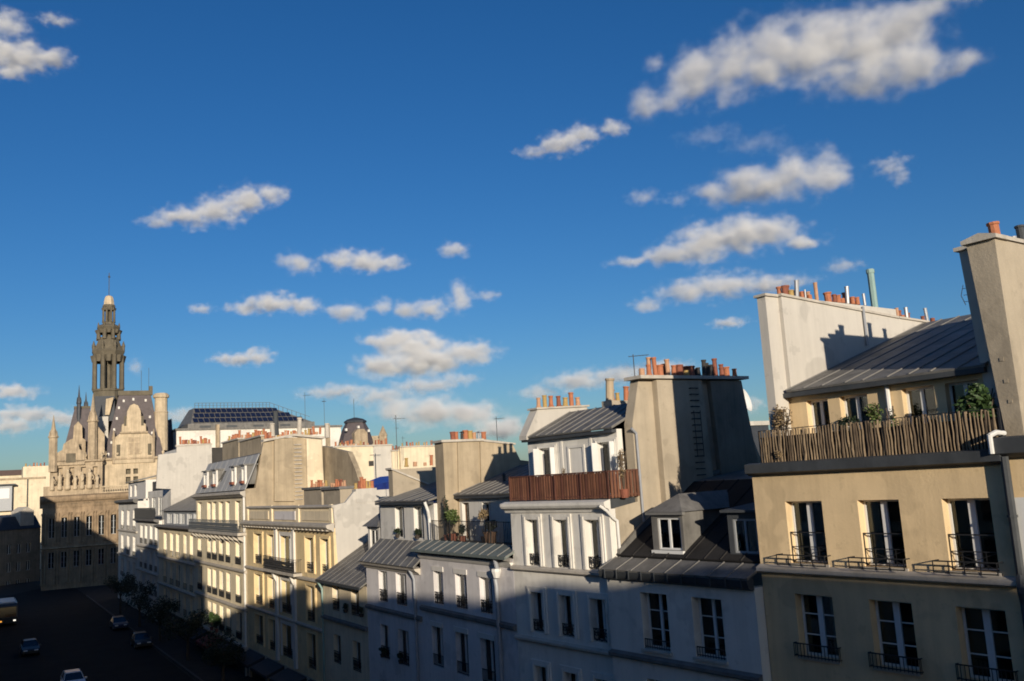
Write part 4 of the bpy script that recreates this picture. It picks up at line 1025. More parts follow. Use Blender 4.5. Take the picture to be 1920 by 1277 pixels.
for i in range(11):
    for q in (.18, .72):
        x = -.1 + i * 2.3 + q
        h.part('engaged_column', MB().ring(x, -.1, [(.26, 9.0), (.26, 9.3), (.19, 9.4), (.165, 14.6), (.27, 14.9), (.27, 15.2)], 8), 'stone_soot')
        h.part('lower_column', MB().ring(x, -.1, [(.26, 1.0), (.26, 1.4), (.2, 1.5), (.18, 7.2), (.27, 7.5), (.27, 7.8)], 8), 'stone_soot')
    if i < 10: h.part('arch_head', MB().prism_y([(1.2 + i * 2.3 - .2, 14.3), (1.2 + i * 2.3 + .1, 14.9), (1.75 + i * 2.3, 15.2), (2.2 + i * 2.3, 14.9), (2.5 + i * 2.3, 14.3), (2.3 + i * 2.3, 14.3), (1.75 + i * 2.3, 14.85), (1.2 + i * 2.3, 14.3)], -.28, -.004), 'stone_soot')
for a, b, c, d in ops: surround(h, a, b, c, d, 0, .2, .12, 'stone_soot')
cornice(h, -.3, W, 0, 8.9 - .9, [(.2, 0), (.45, .15), (.45, .3)], 'stone', 'string_course')
cornice(h, -.5, W, 0, zc - 2.4, [(.15, 0), (.3, .6), (.5, 1.0), (.9, 1.3), (1.1, 1.7), (1.1, 2.2), (.2, 2.5)], 'stone_soot')
h.part('parapet', MB().box(.1, 11.0, .3, .8, zc + .1, ct(100, 912)[1]), 'stone')
# balustrade on the right
bx0, bx1 = ct(190, 920)[0], ct(262, 920)[0]; bz0, bz1 = zc + .1, ct(200, 911)[1]
bal = h.part('balustrade', MB().box(bx0, bx1, -.2, .2, bz1 - .25, bz1).box(bx0, bx1, -.2, .2, bz0, bz0 + .22), 'stone_light')
bmesh_ = cached('baluster', lambda: MB().ring(0, 0, [(.13, 0), (.09, .1), (.17, .45), (.08, .8), (.13, 1.0)], 6).mesh('baluster', 'stone_light'))
n = 16
for i in range(n):
    o = h.place('baluster', bmesh_, bx0 + .3 + i * (bx1 - bx0 - .6) / (n - 1), 0, bz0 + .22, bal); o.scale = (1, 1, (bz1 - bz0 - .47))
# attic storey with statues on the left
az1 = ct(120, 868, 1.5)[1]
h.part('attic_storey', wall_mb(1.2, ct(192, 880, 1.5)[0], zc + .05, az1, 1.5, .5, [(2.6 + i * 2.2, 3.5 + i * 2.2, zc + 1.4, az1 - 1.0) for i in range(4)]), 'stone')
h.part('attic_body', MB().box(1.2, ct(192, 880, 1.5)[0], 2.3, 14, zc, az1 - .02), 'stone')
cornice(h, 1.0, ct(192, 880, 1.5)[0] + .2, 1.5, az1 - .05, [(.15, 0), (.5, .2), (.5, .5), (.1, .6)], 'stone', 'attic_cornice')
stat = cached('statue', lambda: MB().ring(0, 0, [(.42, 0), (.42, .5), (.30, .55), (.36, .9), (.28, 1.5), (.40, 2.0), (.34, 2.3), (.12, 2.42), (.19, 2.55), (.19, 2.75), (.08, 2.9)], 8).tube([(.3, 0, 2.1), (.55, -.1, 1.6), (.35, -.25, 1.3)], .1, 5).mesh('statue', 'stone_light', smooth=True))
for i, u in enumerate((98, 112, 127, 141, 154, 168, 182)):
    o = h.place('statue', stat, ct(u, 905, .2)[0], .25, zc + 1.15); o.rotation_euler = (0, 0, i * 1.3); s = 1.05 + .2 * (i % 3); o.scale = (s, s, s)
gx = ct(133, 850, 1.3)[0]
gz = ct(133, 872, 1.3)[1]
h.part('clock_gable', MB().prism_y([(gx - 2.6, gz), (gx + 2.6, gz), (gx + 2.6, gz + 2.6), (gx + 1.6, gz + 3.2), (gx + 1.4, gz + 4.4), (gx, gz + 5.4), (gx - 1.4, gz + 4.4), (gx - 1.6, gz + 3.2), (gx - 2.6, gz + 2.6)], 1.0, 2.2), 'stone')
h.part('clock_niche', MB().box(gx - .9, gx + .9, .9, .997, gz + .5, gz + 2.4), 'stone_dark')
def turret(u, vt, vs, vb, r, dep, m='stone'):
    x = ct(u, vs, dep)[0]; zt, zs, zb = (ct(u, v, dep)[1] for v in (vt, vs, vb))
    t = h.part('turret', MB().ring(x, dep, [(r, zb), (r, zs), (r * 1.25, zs + .15), (r * 1.25, zs + .45)], 8, math.pi / 8), m)
    h.part('turret_spire', MB().ring(x, dep, [(r * 1.05, zs + .452), (r * .7, zs + (zt - zs) * .35), (r * .55, zs + (zt - zs) * .38), (.03, zt)], 8, math.pi / 8), m, t)
    for k in range(4):
        a = k * math.pi / 2 + math.pi / 4; h.part('pinnacle', MB().ring(x + r * 1.15 * math.cos(a), dep + r * 1.15 * math.sin(a), [(.14, zs + .452), (.14, zs + .8), (.02, zs + 1.5)], 5), m, t)
    return t
turret(100, 778, 822, 885, .85, 1.2)
turret(174, 738, 792, 872, .95, 2.2)
turret(148, 722, 758, 800, .45, 7, 'slate_dark'); turret(161, 735, 765, 800, .4, 8, 'slate_dark')
def hip(name, b, t, m):          # b, t: (x0, x1, y0, y1, z)
    return h.part(name, MB().hull8([(b[0], b[2], b[4]), (b[1], b[2], b[4]), (b[1], b[3], b[4]), (b[0], b[3], b[4])], [(t[0], t[2], t[4]), (t[1], t[2], t[4]), (t[1], t[3], t[4]), (t[0], t[3], t[4])]), m)
# left pavilion
lx0, lx1 = ct(113, 860, 5)[0], ct(196, 860, 5)[0]
tx0, tx1 = ct(140, 768, 8)[0], ct(168, 768, 8)[0]
lz, tz = ct(120, 868, 5)[1], ct(150, 766, 8)[1]
pr = hip('pavilion_roof', (lx0, lx1, 4.2, 14, lz), (tx0, tx1, 7.4, 11, tz), 'slate')
h.part('ridge_crest', MB().box(tx0 - .15, tx1 + .15, 7.3, 11.1, tz + .003, tz + .45), 'stone_dark', pr)
dx = ct(146, 820, 4)[0]
dm = h.part('stone_dormer', MB().prism_y([(dx - 1.5, lz), (dx + 1.5, lz), (dx + 1.5, lz + 4.6), (dx + .9, lz + 5.0), (dx + .8, lz + 7.6), (dx, lz + 8.6), (dx - .8, lz + 7.6), (dx - .9, lz + 5.0), (dx - 1.5, lz + 4.6)], 3.6, 6.5), 'stone')
h.part('dormer_window', MB().box(dx - .7, dx + .7, 3.5, 3.597, lz + 1.2, lz + 3.8), 'stone_dark', dm)
h.part('buttress', MB().prism_y([(ct(186, 845, 3)[0] - .4, ct(186, 870, 3)[1]), (ct(196, 845, 3)[0], ct(186, 870, 3)[1]), (ct(196, 815, 3)[0], ct(186, 815, 3)[1]), (ct(184, 800, 3)[0], ct(184, 800, 3)[1])], 2.6, 3.4), 'stone')
h.part('white_chimney', MB().box(ct(184, 800, 9)[0], ct(203, 800, 9)[0], 9, 10.5, ct(190, 860, 9)[1], ct(190, 781, 9)[1]), 'chimney_white')
h.part('link_roof', MB().prism_x([(9.6, ct(186, 790, 10)[1]), (10.8, ct(186, 743, 11)[1]), (14, ct(186, 743, 11)[1]), (14, ct(186, 790, 10)[1])], ct(178, 770, 10)[0], ct(215, 770, 10)[0]), 'slate_dark')
h.part('link_gable', MB().prism_y([(ct(197, 770, 9.4)[0], ct(197, 778, 9.4)[1]), (ct(205, 770, 9.4)[0], ct(205, 778, 9.4)[1]), (ct(213, 745, 9.4)[0], ct(213, 745, 9.4)[1]), (ct(199, 748, 9.4)[0], ct(199, 748, 9.4)[1])], 9.2, 9.59), 'stone_light')
# right pavilion: wall, slate roof, big stone dormer, round chimney
D = 4.0
wx0, wx1 = ct(192, 880, D)[0], ct(316, 880, D)[0]
wz = ct(240, 862, D)[1]
mw = [(ct(236, 890, D)[0], ct(245, 890, D)[0]), (ct(250, 890, D)[0], ct(259, 890, D)[0])]
h.part('pavilion_wall', wall_mb(wx0, wx1, zc - 1.0, wz, D, .5, [(a, b, ct(240, 907, D)[1], ct(240, 894, D)[1]) for a, b in mw] + [(a, b, ct(240, 889, D)[1], ct(240, 879, D)[1]) for a, b in mw]), 'stone_light')
h.part('pavilion_body', MB().box(wx0 + .01, wx1 - .01, D + .9, D + 12, zc - 1, wz - .02), 'stone_dark')
cornice(h, wx0 - .2, wx1, D, wz - .1, [(.2, 0), (.5, .25), (.5, .55), (.1, .65)], 'stone', 'pavilion_cornice')
rz0, rz1 = ct(240, 868, D + .4)[1], ct(250, 741, D + 4)[1]
rx0, rx1 = ct(191, 868, D + .4)[0], ct(309, 845, D + .4)[0]
sx0, sx1 = ct(223, 741, D + 4)[0], ct(283, 741, D + 4)[0]
pr = hip('pavilion_roof', (rx0, rx1, D + .4, D + 11, rz0), (sx0, sx1, D + 4, D + 8, rz1), 'slate')
h.part('ridge_crest', MB().box(sx0 - .2, sx1 + .2, D + 3.8, D + 8.2, rz1 + .003, rz1 + 1.0).box(sx1 - .4, sx1 + .35, D + 3.7, D + 4.5, rz1 + .003, rz1 + 2.0), 'stone_dark', pr)
for u, v in ((279, 690), (265, 695)):
    x = ct(u, 725, D + 4.5)[0]; h.part('lightning_rod', MB().tube([(x, D + 4.5, rz1 + .9), (x, D + 4.5, ct(u, v, D + 4.5)[1])], .05, 5), 'iron_grey', pr)
k = 0
for u, v in ((223, 765), (219, 785), (214, 806), (209, 830), (203, 852), (232, 752), (250, 749), (273, 751), (281, 782), (285, 812)):
    t = (v - 868) / (741 - 868.0); dep = D + .4 + 3.6 * t
    x, z = ct(u, v, dep)
    h.part('roof_light', MB().box(x - .2, x + .2, dep - .25, dep + .2, z - .25, z + .3), 'trim_white', pr)
dl, dr = ct(214, 840, D)[0], ct(287, 840, D)[0]
z_a, z_b, z_c, z_d = (ct(250, v, D - .2)[1] for v in (868, 812, 800, 757))
cx = (dl + dr) / 2
dm = h.part('stone_dormer', MB().prism_y([(dl, z_a), (dr, z_a), (dr, z_b - 1), (dr - 1.2, z_b), (dl + 1.2, z_b), (dl, z_b - 1)], D - .35, D + 4), 'stone_light')
h.part('dormer_crown', MB().prism_y([(cx - 2.5, z_b + .003), (cx + 2.5, z_b + .003), (cx + 2.4, z_c + .5), (cx + 1.5, z_c + 1.0), (cx + 1.35, z_d - 1.6), (cx + .8, z_d - .4), (cx, z_d), (cx - .8, z_d - .4), (cx - 1.35, z_d - 1.6), (cx - 1.5, z_c + 1.0), (cx - 2.4, z_c + .5)], D - .2, D + 2.6), 'stone_light', dm)
cornice(h, cx - 2.8, cx + 2.8, D - .34, z_b - .2, [(.1, 0), (.35, .2), (.35, .5)], 'stone', 'dormer_cornice', dm)
for xx in (dl + .45, dr - 1.1): h.part('niche', MB().box(xx, xx + .75, D - .42, D - .352, z_a + 1.6, z_b - 2.4), 'stone_dark', dm)
for xx in (cx - 1.15, cx + .1): h.part('dormer_window', MB().box(xx, xx + 1.05, D - .42, D - .352, z_a + 1.8, z_b - 2.1), 'stone', dm); h.part('dormer_window', MB().box(xx, xx + 1.05, D - .42, D - .352, z_b - 1.9, z_b - .9), 'stone', dm)
for xx in (cx - 2.0, cx + 1.45): h.part('niche', MB().box(xx, xx + .5, D - .28, D - .203, z_c + .2, z_c + 1.1 + 1.2), 'stone_dark', dm)
for xx in (dl - .1, dr + .1): h.part('pinnacle', MB().ring(xx, D - .2, [(.3, z_a), (.3, z_b - 1.2), (.4, z_b - 1.1), (.05, z_b + .8)], 6), 'stone', dm)
chx = ct(302, 780, D + 3)[0]
cz0, cz1 = ct(302, 845, D + 3)[1], ct(302, 746, D + 3)[1]
ck = h.part('round_chimney', MB().ring(chx, D + 3, [(1.45, cz0), (1.45, cz1 - 3.4), (1.55, cz1 - 3.3), (1.35, cz1 - 3.0), (1.35, cz1)], 12), 'stone_light')
h.part('chimney_cap', MB().ring(chx, D + 3, [(1.7, cz1 + .003), (1.75, cz1 + .55), (1.3, cz1 + 1.0)], 12), 'stone_light', ck)
urn = cached('urn', lambda: MB().ring(0, 0, [(.22, 0), (.22, .2), (.1, .3), (.3, .7), (.34, .95), (.16, 1.1), (.08, 1.5)], 8).mesh('urn', 'stone_light'))
for i in range(7): h.place('urn', urn, 1.6 + i * 1.55, 1.6, az1 + .55)
for i in range(6): h.place('urn', urn, wx0 + .6 + i * 2.3, D - .2, wz + .55)
for i in range(9): h.part('frieze_panel', MB().box(.5 + i * 2.3, 1.9 + i * 2.3, -.36, -.30, zc - 1.75, zc - 1.35), 'stone_dark')
# campanile
TD = 16.0
tx = ct(203, 700, TD)[0]
def tz_(v): return ct(203, v, TD)[1]
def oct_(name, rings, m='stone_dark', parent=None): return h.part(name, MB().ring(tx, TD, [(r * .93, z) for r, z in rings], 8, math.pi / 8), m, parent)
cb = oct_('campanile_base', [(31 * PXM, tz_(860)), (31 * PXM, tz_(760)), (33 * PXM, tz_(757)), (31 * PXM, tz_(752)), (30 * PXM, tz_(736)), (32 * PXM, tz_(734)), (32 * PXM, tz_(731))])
def colonnade(r, v0, v1, pw, parent, m='stone_dark', mids=0):
    for kk in range(8):
        a = math.pi / 8 + kk * math.pi / 4
        x, y = tx + r * math.cos(a), TD + r * math.sin(a)
        h.part('pier', MB().ring(x, y, [(pw, tz_(v0)), (pw * .85, tz_(v0) + .6), (pw * .8, tz_(v1) - .5), (pw, tz_(v1))], 6), m, parent)
        if mids:
            a2 = a + math.pi / 8; x2, y2 = tx + r * .95 * math.cos(a2), TD + r * .95 * math.sin(a2)
            h.part('arch_head', MB().ring(x2, y2, [(pw * .9, tz_(v1) - mids), (pw * 1.5, tz_(v1))], 6), m, parent)
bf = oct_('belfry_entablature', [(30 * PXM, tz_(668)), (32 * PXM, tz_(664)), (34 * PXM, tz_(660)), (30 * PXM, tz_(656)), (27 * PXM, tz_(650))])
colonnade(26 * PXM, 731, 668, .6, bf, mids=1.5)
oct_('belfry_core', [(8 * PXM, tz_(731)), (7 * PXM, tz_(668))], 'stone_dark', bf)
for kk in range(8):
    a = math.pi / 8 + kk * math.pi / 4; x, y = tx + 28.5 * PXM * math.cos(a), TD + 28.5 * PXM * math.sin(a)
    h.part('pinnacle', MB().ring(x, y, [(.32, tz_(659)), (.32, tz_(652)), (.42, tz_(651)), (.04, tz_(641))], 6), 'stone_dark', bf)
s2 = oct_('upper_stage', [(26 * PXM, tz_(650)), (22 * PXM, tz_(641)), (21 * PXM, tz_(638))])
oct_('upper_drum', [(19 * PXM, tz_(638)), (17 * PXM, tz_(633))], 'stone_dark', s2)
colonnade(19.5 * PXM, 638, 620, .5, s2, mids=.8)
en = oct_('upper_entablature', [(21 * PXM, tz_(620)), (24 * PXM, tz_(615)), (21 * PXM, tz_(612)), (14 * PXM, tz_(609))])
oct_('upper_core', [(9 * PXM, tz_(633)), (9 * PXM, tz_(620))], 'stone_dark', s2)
for kk in range(8):
    a = math.pi / 8 + kk * math.pi / 4; x, y = tx + 20 * PXM * math.cos(a), TD + 20 * PXM * math.sin(a)
    h.part('pinnacle', MB().ring(x, y, [(.22, tz_(614)), (.2, tz_(611)), (.03, tz_(606))], 6), 'stone_dark', en)
lt = oct_('lantern_base', [(13.5 * PXM, tz_(609)), (12.5 * PXM, tz_(606)), (13 * PXM, tz_(605))])
colonnade(10.5 * PXM, 605, 578, .3, lt, mids=.6)
oct_('lantern_core', [(3 * PXM, tz_(605)), (3 * PXM, tz_(578))], 'stone_dark', lt)
oct_('lantern_cornice', [(12 * PXM, tz_(578)), (13.5 * PXM, tz_(575)), (12 * PXM, tz_(572))], 'stone_dark', lt)
h.part('cupola', MB().ring(tx, TD, [(10 * PXM, tz_(572)), (9.8 * PXM, tz_(567)), (8 * PXM, tz_(559)), (6.5 * PXM, tz_(556)), (1.5 * PXM, tz_(554))], 8, math.pi / 8), 'stone_light')
h.part('weather_vane', MB().tube([(tx, TD, tz_(555)), (tx, TD, tz_(512))], .09, 5).ring(tx, TD, [(.05, tz_(522)), (.28, tz_(519)), (.05, tz_(516))], 6), 'iron_grey')

# ================================================================== buildings behind the row
def PB(u, v, Y, b=59):
    d = ray(u, v); P = CAM + d * (Y / d.y); return Frame(180 + b, P)
# roof with solar panels
f = PB(345, 835, 215)
h = Thing('office_building', 'white block with a sloping roof of dark solar panels and a roof railing', 'building', f)
g = f.loc
x0, x1 = g(331, 830)[0], g(640, 830)[0]
zw = g(400, 806)[1]
h.part('wall', MB().box(x0, x1, 0, 25, 0, zw), 'plaster_white')
h.part('wall_cap', MB().box(x0 - .3, x1 + .3, -.4, 25, zw + .004, zw + .5), 'zinc')
zr0, zr1 = g(400, 794, 2)[1], g(400, 765, 8)[1]
ex0, ex1, rx0, rx1 = g(358, 795, 2)[0], g(585, 800, 2)[0], g(363, 766, 8)[0], g(508, 768, 8)[0]
h.part('attic', MB().box(g(352, 800, 2)[0], g(590, 800, 2)[0], 1.9, 20, zw + .5, zr0), 'zinc')
sr = h.part('roof', MB().hull8([(ex0, 2, zr0 + .01), (ex1, 2, zr0 + .01), (ex1, 20, zr0 + .01), (ex0, 20, zr0 + .01)], [(rx0, 8, zr1), (rx1, 8, zr1), (rx1, 14, zr1), (rx0, 14, zr1)]), 'zinc')
nn = Vector((0, -(zr1 - zr0), 6)).normalized()
for row in range(3):
    t0, t1 = .06 + row * .31, .06 + row * .31 + .24
    xa, xb = ex0 + (rx0 - ex0) * t0 + .5, ex1 + (rx1 - ex1) * t0 - 1.5 - 3 * (2 - row) * 0
    m_ = int((xb - xa) / 1.25)
    for i in range(m_):
        a, b = xa + i * (xb - xa) / m_ + .08, xa + (i + 1) * (xb - xa) / m_ - .08
        q = []
        for (xx, t) in ((a, t0), (b, t0), (b, t1), (a, t1)): q.append(Vector((xx, 2 + 6 * t, zr0 + (zr1 - zr0) * t)))
        h.part('solar_panel', MB().hull8([v + nn * .1 for v in q], [v + nn * .2 for v in q]), 'solar', sr)
mb = MB(); zt = zr1
for i in range(22): x = rx0 + .3 + i * (rx1 - rx0 - .6) / 21; mb.box(x - .05, x + .05, 8.0, 8.1, zt, zt + 1.3)
mb.box(rx0 + .3, rx1 - .3, 8.0, 8.1, zt + 1.22, zt + 1.32).box(rx0 + .3, rx1 - .3, 8.0, 8.1, zt + .62, zt + .7)
mb.bar((rx1 - .3, 8.05, zt + 1.27), (ex1 - .5, 2.3, zr0 + 1.3), .1)
for i in range(1, 9):
    t = i / 9; p = Vector((rx1 - .3, 8.05, zt)).lerp(Vector((ex1 - .5, 2.3, zr0)), t); mb.box(p.x - .05, p.x + .05, p.y - .05, p.y + .05, p.z, p.z + 1.3)
h.part('roof_railing', mb, 'iron_grey')
for u in (385, 435, 485, 535): x = g(u, 800, 1.8)[0]; h.part('louvre', MB().box(x - 1.3, x + 1.3, 1.8, 1.897, zr0 - 1.3, zr0 - .5), 'zinc_dark')
for u, w in ((408, 6), (512, 8), (562, 7), (615, 7)):
    x = g(u, 830, -1)[0]; st = h.part('chimney_stack', MB().box(x - w * .06, x + w * .06, -1.6, -.45, zw - 5, g(u, 796, -1)[1]), 'stone')
h.part('roof_wing', MB().hull8([(x0 - 7, 3, zw - 6), (x0 - .01, 3, zw - 6), (x0 - .01, 15, zw - 6), (x0 - 7, 15, zw - 6)], [(x0 - 4, 7, zw + 1.8), (x0 - .01, 6, zw + 3.4), (x0 - .01, 12, zw + 3.4), (x0 - 4, 12, zw + 1.8)]), 'slate_dark')
# dome
f = PB(668, 838, 185)
h = Thing('domed_pavilion', 'old stone pavilion with a brown bell-shaped slate dome and a lightning rod', 'building', f)
g = f.loc
zb = g(668, 840)[1]; q = .112; yy = 4.0
def dz(v): return g(668, v, yy)[1]
h.part('wall', MB().box(-6, 6, 0, 9, 0, zb - .2), 'stone')
xm = g(667, 820, yy)[0]
dome = h.part('dome', MB().ring(xm, yy, [(34 * q, dz(846)), (33 * q, dz(836)), (30 * q, dz(822)), (25 * q, dz(806)), (20 * q, dz(796)), (18 * q, dz(792))], 8, math.pi / 8), 'slate')
h.part('dome_cap', MB().ring(xm, yy, [(21 * q, dz(793)), (21 * q, dz(790)), (15 * q, dz(786)), (3 * q, dz(783))], 8, math.pi / 8), 'slate_dark', dome)
h.part('lightning_rod', MB().tube([(xm - .2, yy, dz(785)), (xm - .2, yy, dz(748))], .05, 5), 'iron_grey', dome)
dx = g(675, 825, .8)[0]
h.part('dormer', MB().prism_y([(dx - 1.5, zb - .2), (dx + 1.5, zb - .2), (dx + 1.4, g(675, 812, .8)[1]), (dx + .7, g(675, 805, .8)[1]), (dx - .7, g(675, 805, .8)[1]), (dx - 1.4, g(675, 812, .8)[1])], .1, 3), 'stone', dome)
for u, v in ((648, 806), (671, 801), (690, 808)): x, z = g(u, v, 1.5); h.part('roof_light', MB().box(x - .2, x + .2, 1.0, 1.6, z - .25, z + .25), 'trim_white', dome)
x = g(719, 835, 2)[0]
tt = h.part('turret', MB().ring(x, 2, [(.9, 4), (.9, g(719, 818, 2)[1]), (1.0, g(719, 816, 2)[1]), (.05, g(719, 798, 2)[1])], 6), 'stone')
h.part('nave_roof', MB().prism_x([(1, zb - .5), (4, g(705, 816, 2)[1]), (7, zb - .5)], g(696, 830, 2)[0], x), 'stone_light')
# cream blind walls behind the small beige house
f = PB(628, 900, 122)
h = Thing('rear_building', 'cream blind rear wall with a row of small chimney pots and one tiny window', 'building', f)
g = f.loc
blocks = [((626, 701), 838, 0.0, 'plaster_cream'), ((701, 736), 836, .5, 'chimney_white'), ((736, 752), 846, .3, 'plaster_cream'), ((752, 818), 838, -.3, 'plaster_cream'), ((640, 668), 836, 2.0, 'chimney_white')]
for (ua, ub), v, yd, m_ in blocks:
    xa, xb = g(ua, 880, yd)[0], g(ub, 880, yd)[0]; z = g((ua + ub) / 2, v, yd)[1]
    w_ = h.part('blind_wall', MB().box(xa, xb - .01, yd, yd + 9, 0, z), m_)
    h.part('coping', MB().box(xa - .1, xb + .1, yd - .15, yd + 1, z + .003, z + .2), 'trim_stone', w_)
    pot_row(h, (xa + .3, yd + .4, z + .2), (xb - .3, yd + .4, z + .2), max(2, int((ub - ua) / 7)), w_, None, int(ua), .3, 1.1)
x, z = g(696, 869, -.02); h.part('small_window', MB().box(x - .35, x + .35, -.06, -.003, z - .35, z + .35), 'interior')
x = g(704, 860, -.1)[0]; h.part('antenna', MB().tube([(x, -.1, g(704, 915)[1]), (x, -.1, g(704, 850)[1])], .05, 5).tube([(x - .8, -.1, g(704, 853)[1]), (x + .8, -.1, g(704, 853)[1])], .03, 4), 'iron_grey')
for u, vb, vt, s in ((746, 890, 795, 3), (756, 850, 818, 4)):
    xx, zz = g(u, vb, -2); antenna(h, xx, -2, zz - 1, g(u, vt, -2)[1] - zz + 1, s)
# small roof between the great gable and the tan house
f = PB(1405, 860, 75)
h = Thing('rear_building', 'small white-topped dark house seen through the gap beside the great gable', 'building', f)
g = f.loc
h.part('wall', MB().box(g(1375, 840)[0], g(1445, 840)[0], 0, 8, 0, g(1410, 798)[1]), 'slate_dark')
h.part('coping', MB().box(g(1384, 840)[0], g(1446, 840)[0], -.2, 8.2, g(1410, 798)[1] + .003, g(1410, 790)[1]), 'chimney_white')
mb = MB(); mb.ring(0, 0, [(.02, -.1), (.7, .05), (1.0, .32), (.96, .33), (.66, .09)], 16)
xd, zd = g(1393, 752, -1)
dish = h.place('satellite_dish', mb.mesh('satellite_dish', 'frame_white', smooth=True), xd, -1.0, zd); dish.rotation_euler = (math.radians(75), 0, math.radians(25))
h.part('dish_mast', MB().tube([(xd, -.8, zd - .1), (xd, -.8, g(1410, 800)[1]), (xd, -.1, g(1410, 800)[1] - .3)], .06, 6), 'iron_grey')
# far left: pale block beyond the square, brown roofs behind
f = PB(0, 950, 245)
h = Thing('far_building', 'pale flat-roofed block with a vertical pipe at the far end of the street', 'building', f)
g = f.loc
xa, xb = g(-60, 950)[0], g(83, 950)[0]; z = g(40, 899)[1]
wops = [(g(u, 930)[0], g(u + 9, 930)[0], g(10, 1000 + k * 30)[1], g(10, 985 + k * 30)[1]) for u in (28, 45, 62) for k in range(3)]
h.part('front_wall', wall_mb(xa, xb, 0, z, 0, .5, wops), 'plaster_cream')
h.part('block', MB().box(xa + .01, xb - .01, 1.2, 12, 0, z - .02), 'interior')
for o in wops: window(h, *o, .3, bars=0, mull=.2)
h.part('coping', MB().box(xa, xb + .3, -.3, 12, z + .003, z + .5), 'stone')
x = g(51, 940)[0]; pipe(h, [(x, -.2, z), (x, -.2, 3)], .15, 'lead')
xw0, xw1 = g(-12, 930)[0], g(22, 930)[0]
h.part('bay', MB().box(xw0, xw1, -1.6, -.004, g(10, 958)[1], g(10, 912)[1]), 'frame_grey'); h.part('bay_window', MB().box(xw0 + .5, xw1 - .6, -1.7, -1.603, g(10, 935)[1], g(10, 916)[1]), 'frame_white'); h.part('bay_roof', MB().box(xw0, xw1 + .8, -2.2, 0, g(10, 911)[1], g(10, 908)[1]), 'lead')
f2 = PB(10, 890, 330)
h = Thing('far_building', 'long low far-off house with a brown tiled roof', 'building', f2)
g = f2.loc
h.part('wall', MB().box(g(-60, 890)[0], g(60, 890)[0], 0, 10, 0, g(30, 890)[1]), 'plaster_cream'); h.part('roof', MB().prism_x([(-.5, g(30, 891)[1]), (5, g(30, 880)[1]), (10.5, g(30, 891)[1])], g(-60, 890)[0], g(60, 890)[0]), 'roof_brown')
f2 = PB(65, 890, 300)
h = Thing('far_building', 'far-off pale house with small pots beside the turret', 'building', f2)
g = f2.loc
w_ = h.part('wall', MB().box(g(43, 890)[0], g(110, 890)[0], 0, 10, 0, g(70, 874)[1]), 'plaster_cream'); pot_row(h, (g(45, 872)[0], 1, g(70, 874)[1]), (g(85, 872)[0], 1, g(70, 874)[1]), 6, w_, None, 5, .3, 2.2)
# shaded house front at the left edge, lower
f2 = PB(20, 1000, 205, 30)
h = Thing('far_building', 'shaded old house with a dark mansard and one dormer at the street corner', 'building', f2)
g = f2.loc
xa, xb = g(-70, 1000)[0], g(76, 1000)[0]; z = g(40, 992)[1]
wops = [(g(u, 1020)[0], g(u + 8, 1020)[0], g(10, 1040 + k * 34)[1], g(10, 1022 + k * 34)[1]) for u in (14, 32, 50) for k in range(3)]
h.part('front_wall', wall_mb(xa, xb, 0, z, 0, .5, wops), 'plaster_shaded')  # wall colour darkened to carry the street shade
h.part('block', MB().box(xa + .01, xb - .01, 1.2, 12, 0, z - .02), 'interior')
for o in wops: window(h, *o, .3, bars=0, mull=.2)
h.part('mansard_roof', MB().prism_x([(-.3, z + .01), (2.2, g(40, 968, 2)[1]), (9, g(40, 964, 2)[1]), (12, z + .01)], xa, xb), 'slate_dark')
x = g(50, 975, .5)[0]; h.part('dormer', MB().prism_y([(x - 1.6, z), (x + 1.6, z), (x + 1.6, g(50, 958, .5)[1]), (x, g(50, 950, .5)[1]), (x - 1.6, g(50, 958, .5)[1])], .3, 4), 'trim_stone')

# ================================================================== the camera's side of the street (casts the shade)
OA = Frame(-36, A.w(0, -24.9)); OB = Frame(-31, A.w(-6.5, -24.9))
LB = ['plain beige apartment house opposite the tan house', 'cream apartment house opposite the low white house', 'white apartment house opposite the red balcony', 'beige apartment house opposite the lavender house', 'cream apartment house opposite the small beige house',
      'apartment house with a tall chimney opposite the yellow building', 'apartment house holding the viewpoint', 'low apartment house whose gap lets the sun reach the cream building', 'beige apartment house opposite the lower grey building', 'white apartment house opposite the stepped terraces',
      'cream apartment house opposite the last white building', 'tall beige apartment house facing the square', 'white apartment house facing the town hall', 'corner apartment house facing the town hall turrets']
segs = [(OA, 36, 58, [(36, 58, 25.6)]), (OA, 27, 36, [(27, 36, 24.5)]), (OA, 21, 27, [(21, 27, 23.0)]), (OA, 13, 21, [(13, 21, 23.4)]), (OA, 6, 13, [(6, 13, 23.0)]),
        (OA, 2.5, 6, [(2.5, 6, 22.6)]), (OA, -6.4, 2.5, [(-6.4, 2.5, 22.4), (-1.8, 1.2, 23.7)]),
        (OB, -25, -.02, [(-25, -.02, 15.9), (-7.5, -.03, 21.6), (-9.5, -7.6, 19.9), (-12, -9.6, 17.9)]), (OB, -50, -25.02, [(-50, -25.02, 19.3), (-49.9, -26.6, 21.9), (-49.8, -28.6, 23.7), (-40, -28.8, 24.6)]), (OB, -64, -50.02, [(-64, -50.02, 24.4), (-63.9, -57, 25.5)]),
        (OB, -100, -64.02, [(-100, -64.02, 22.3), (-76, -64.1, 24), (-89, -83, 24)]), (OB, -117, -100.02, [(-117, -100.02, 25)]), (OB, -145, -117.02, [(-145, -117.02, 22.6), (-134.8, -117.1, 25.4), (-140.4, -135.2, 26.2)]), (OB, -176, -145.02, [(-176, -145.02, 20.7), (-175.9, -153.4, 27)])]
ow = cached('opposite_window', lambda: MB().box(0, 1.2, 0, .06, 0, 2.0).mesh('window', 'car_glass'))
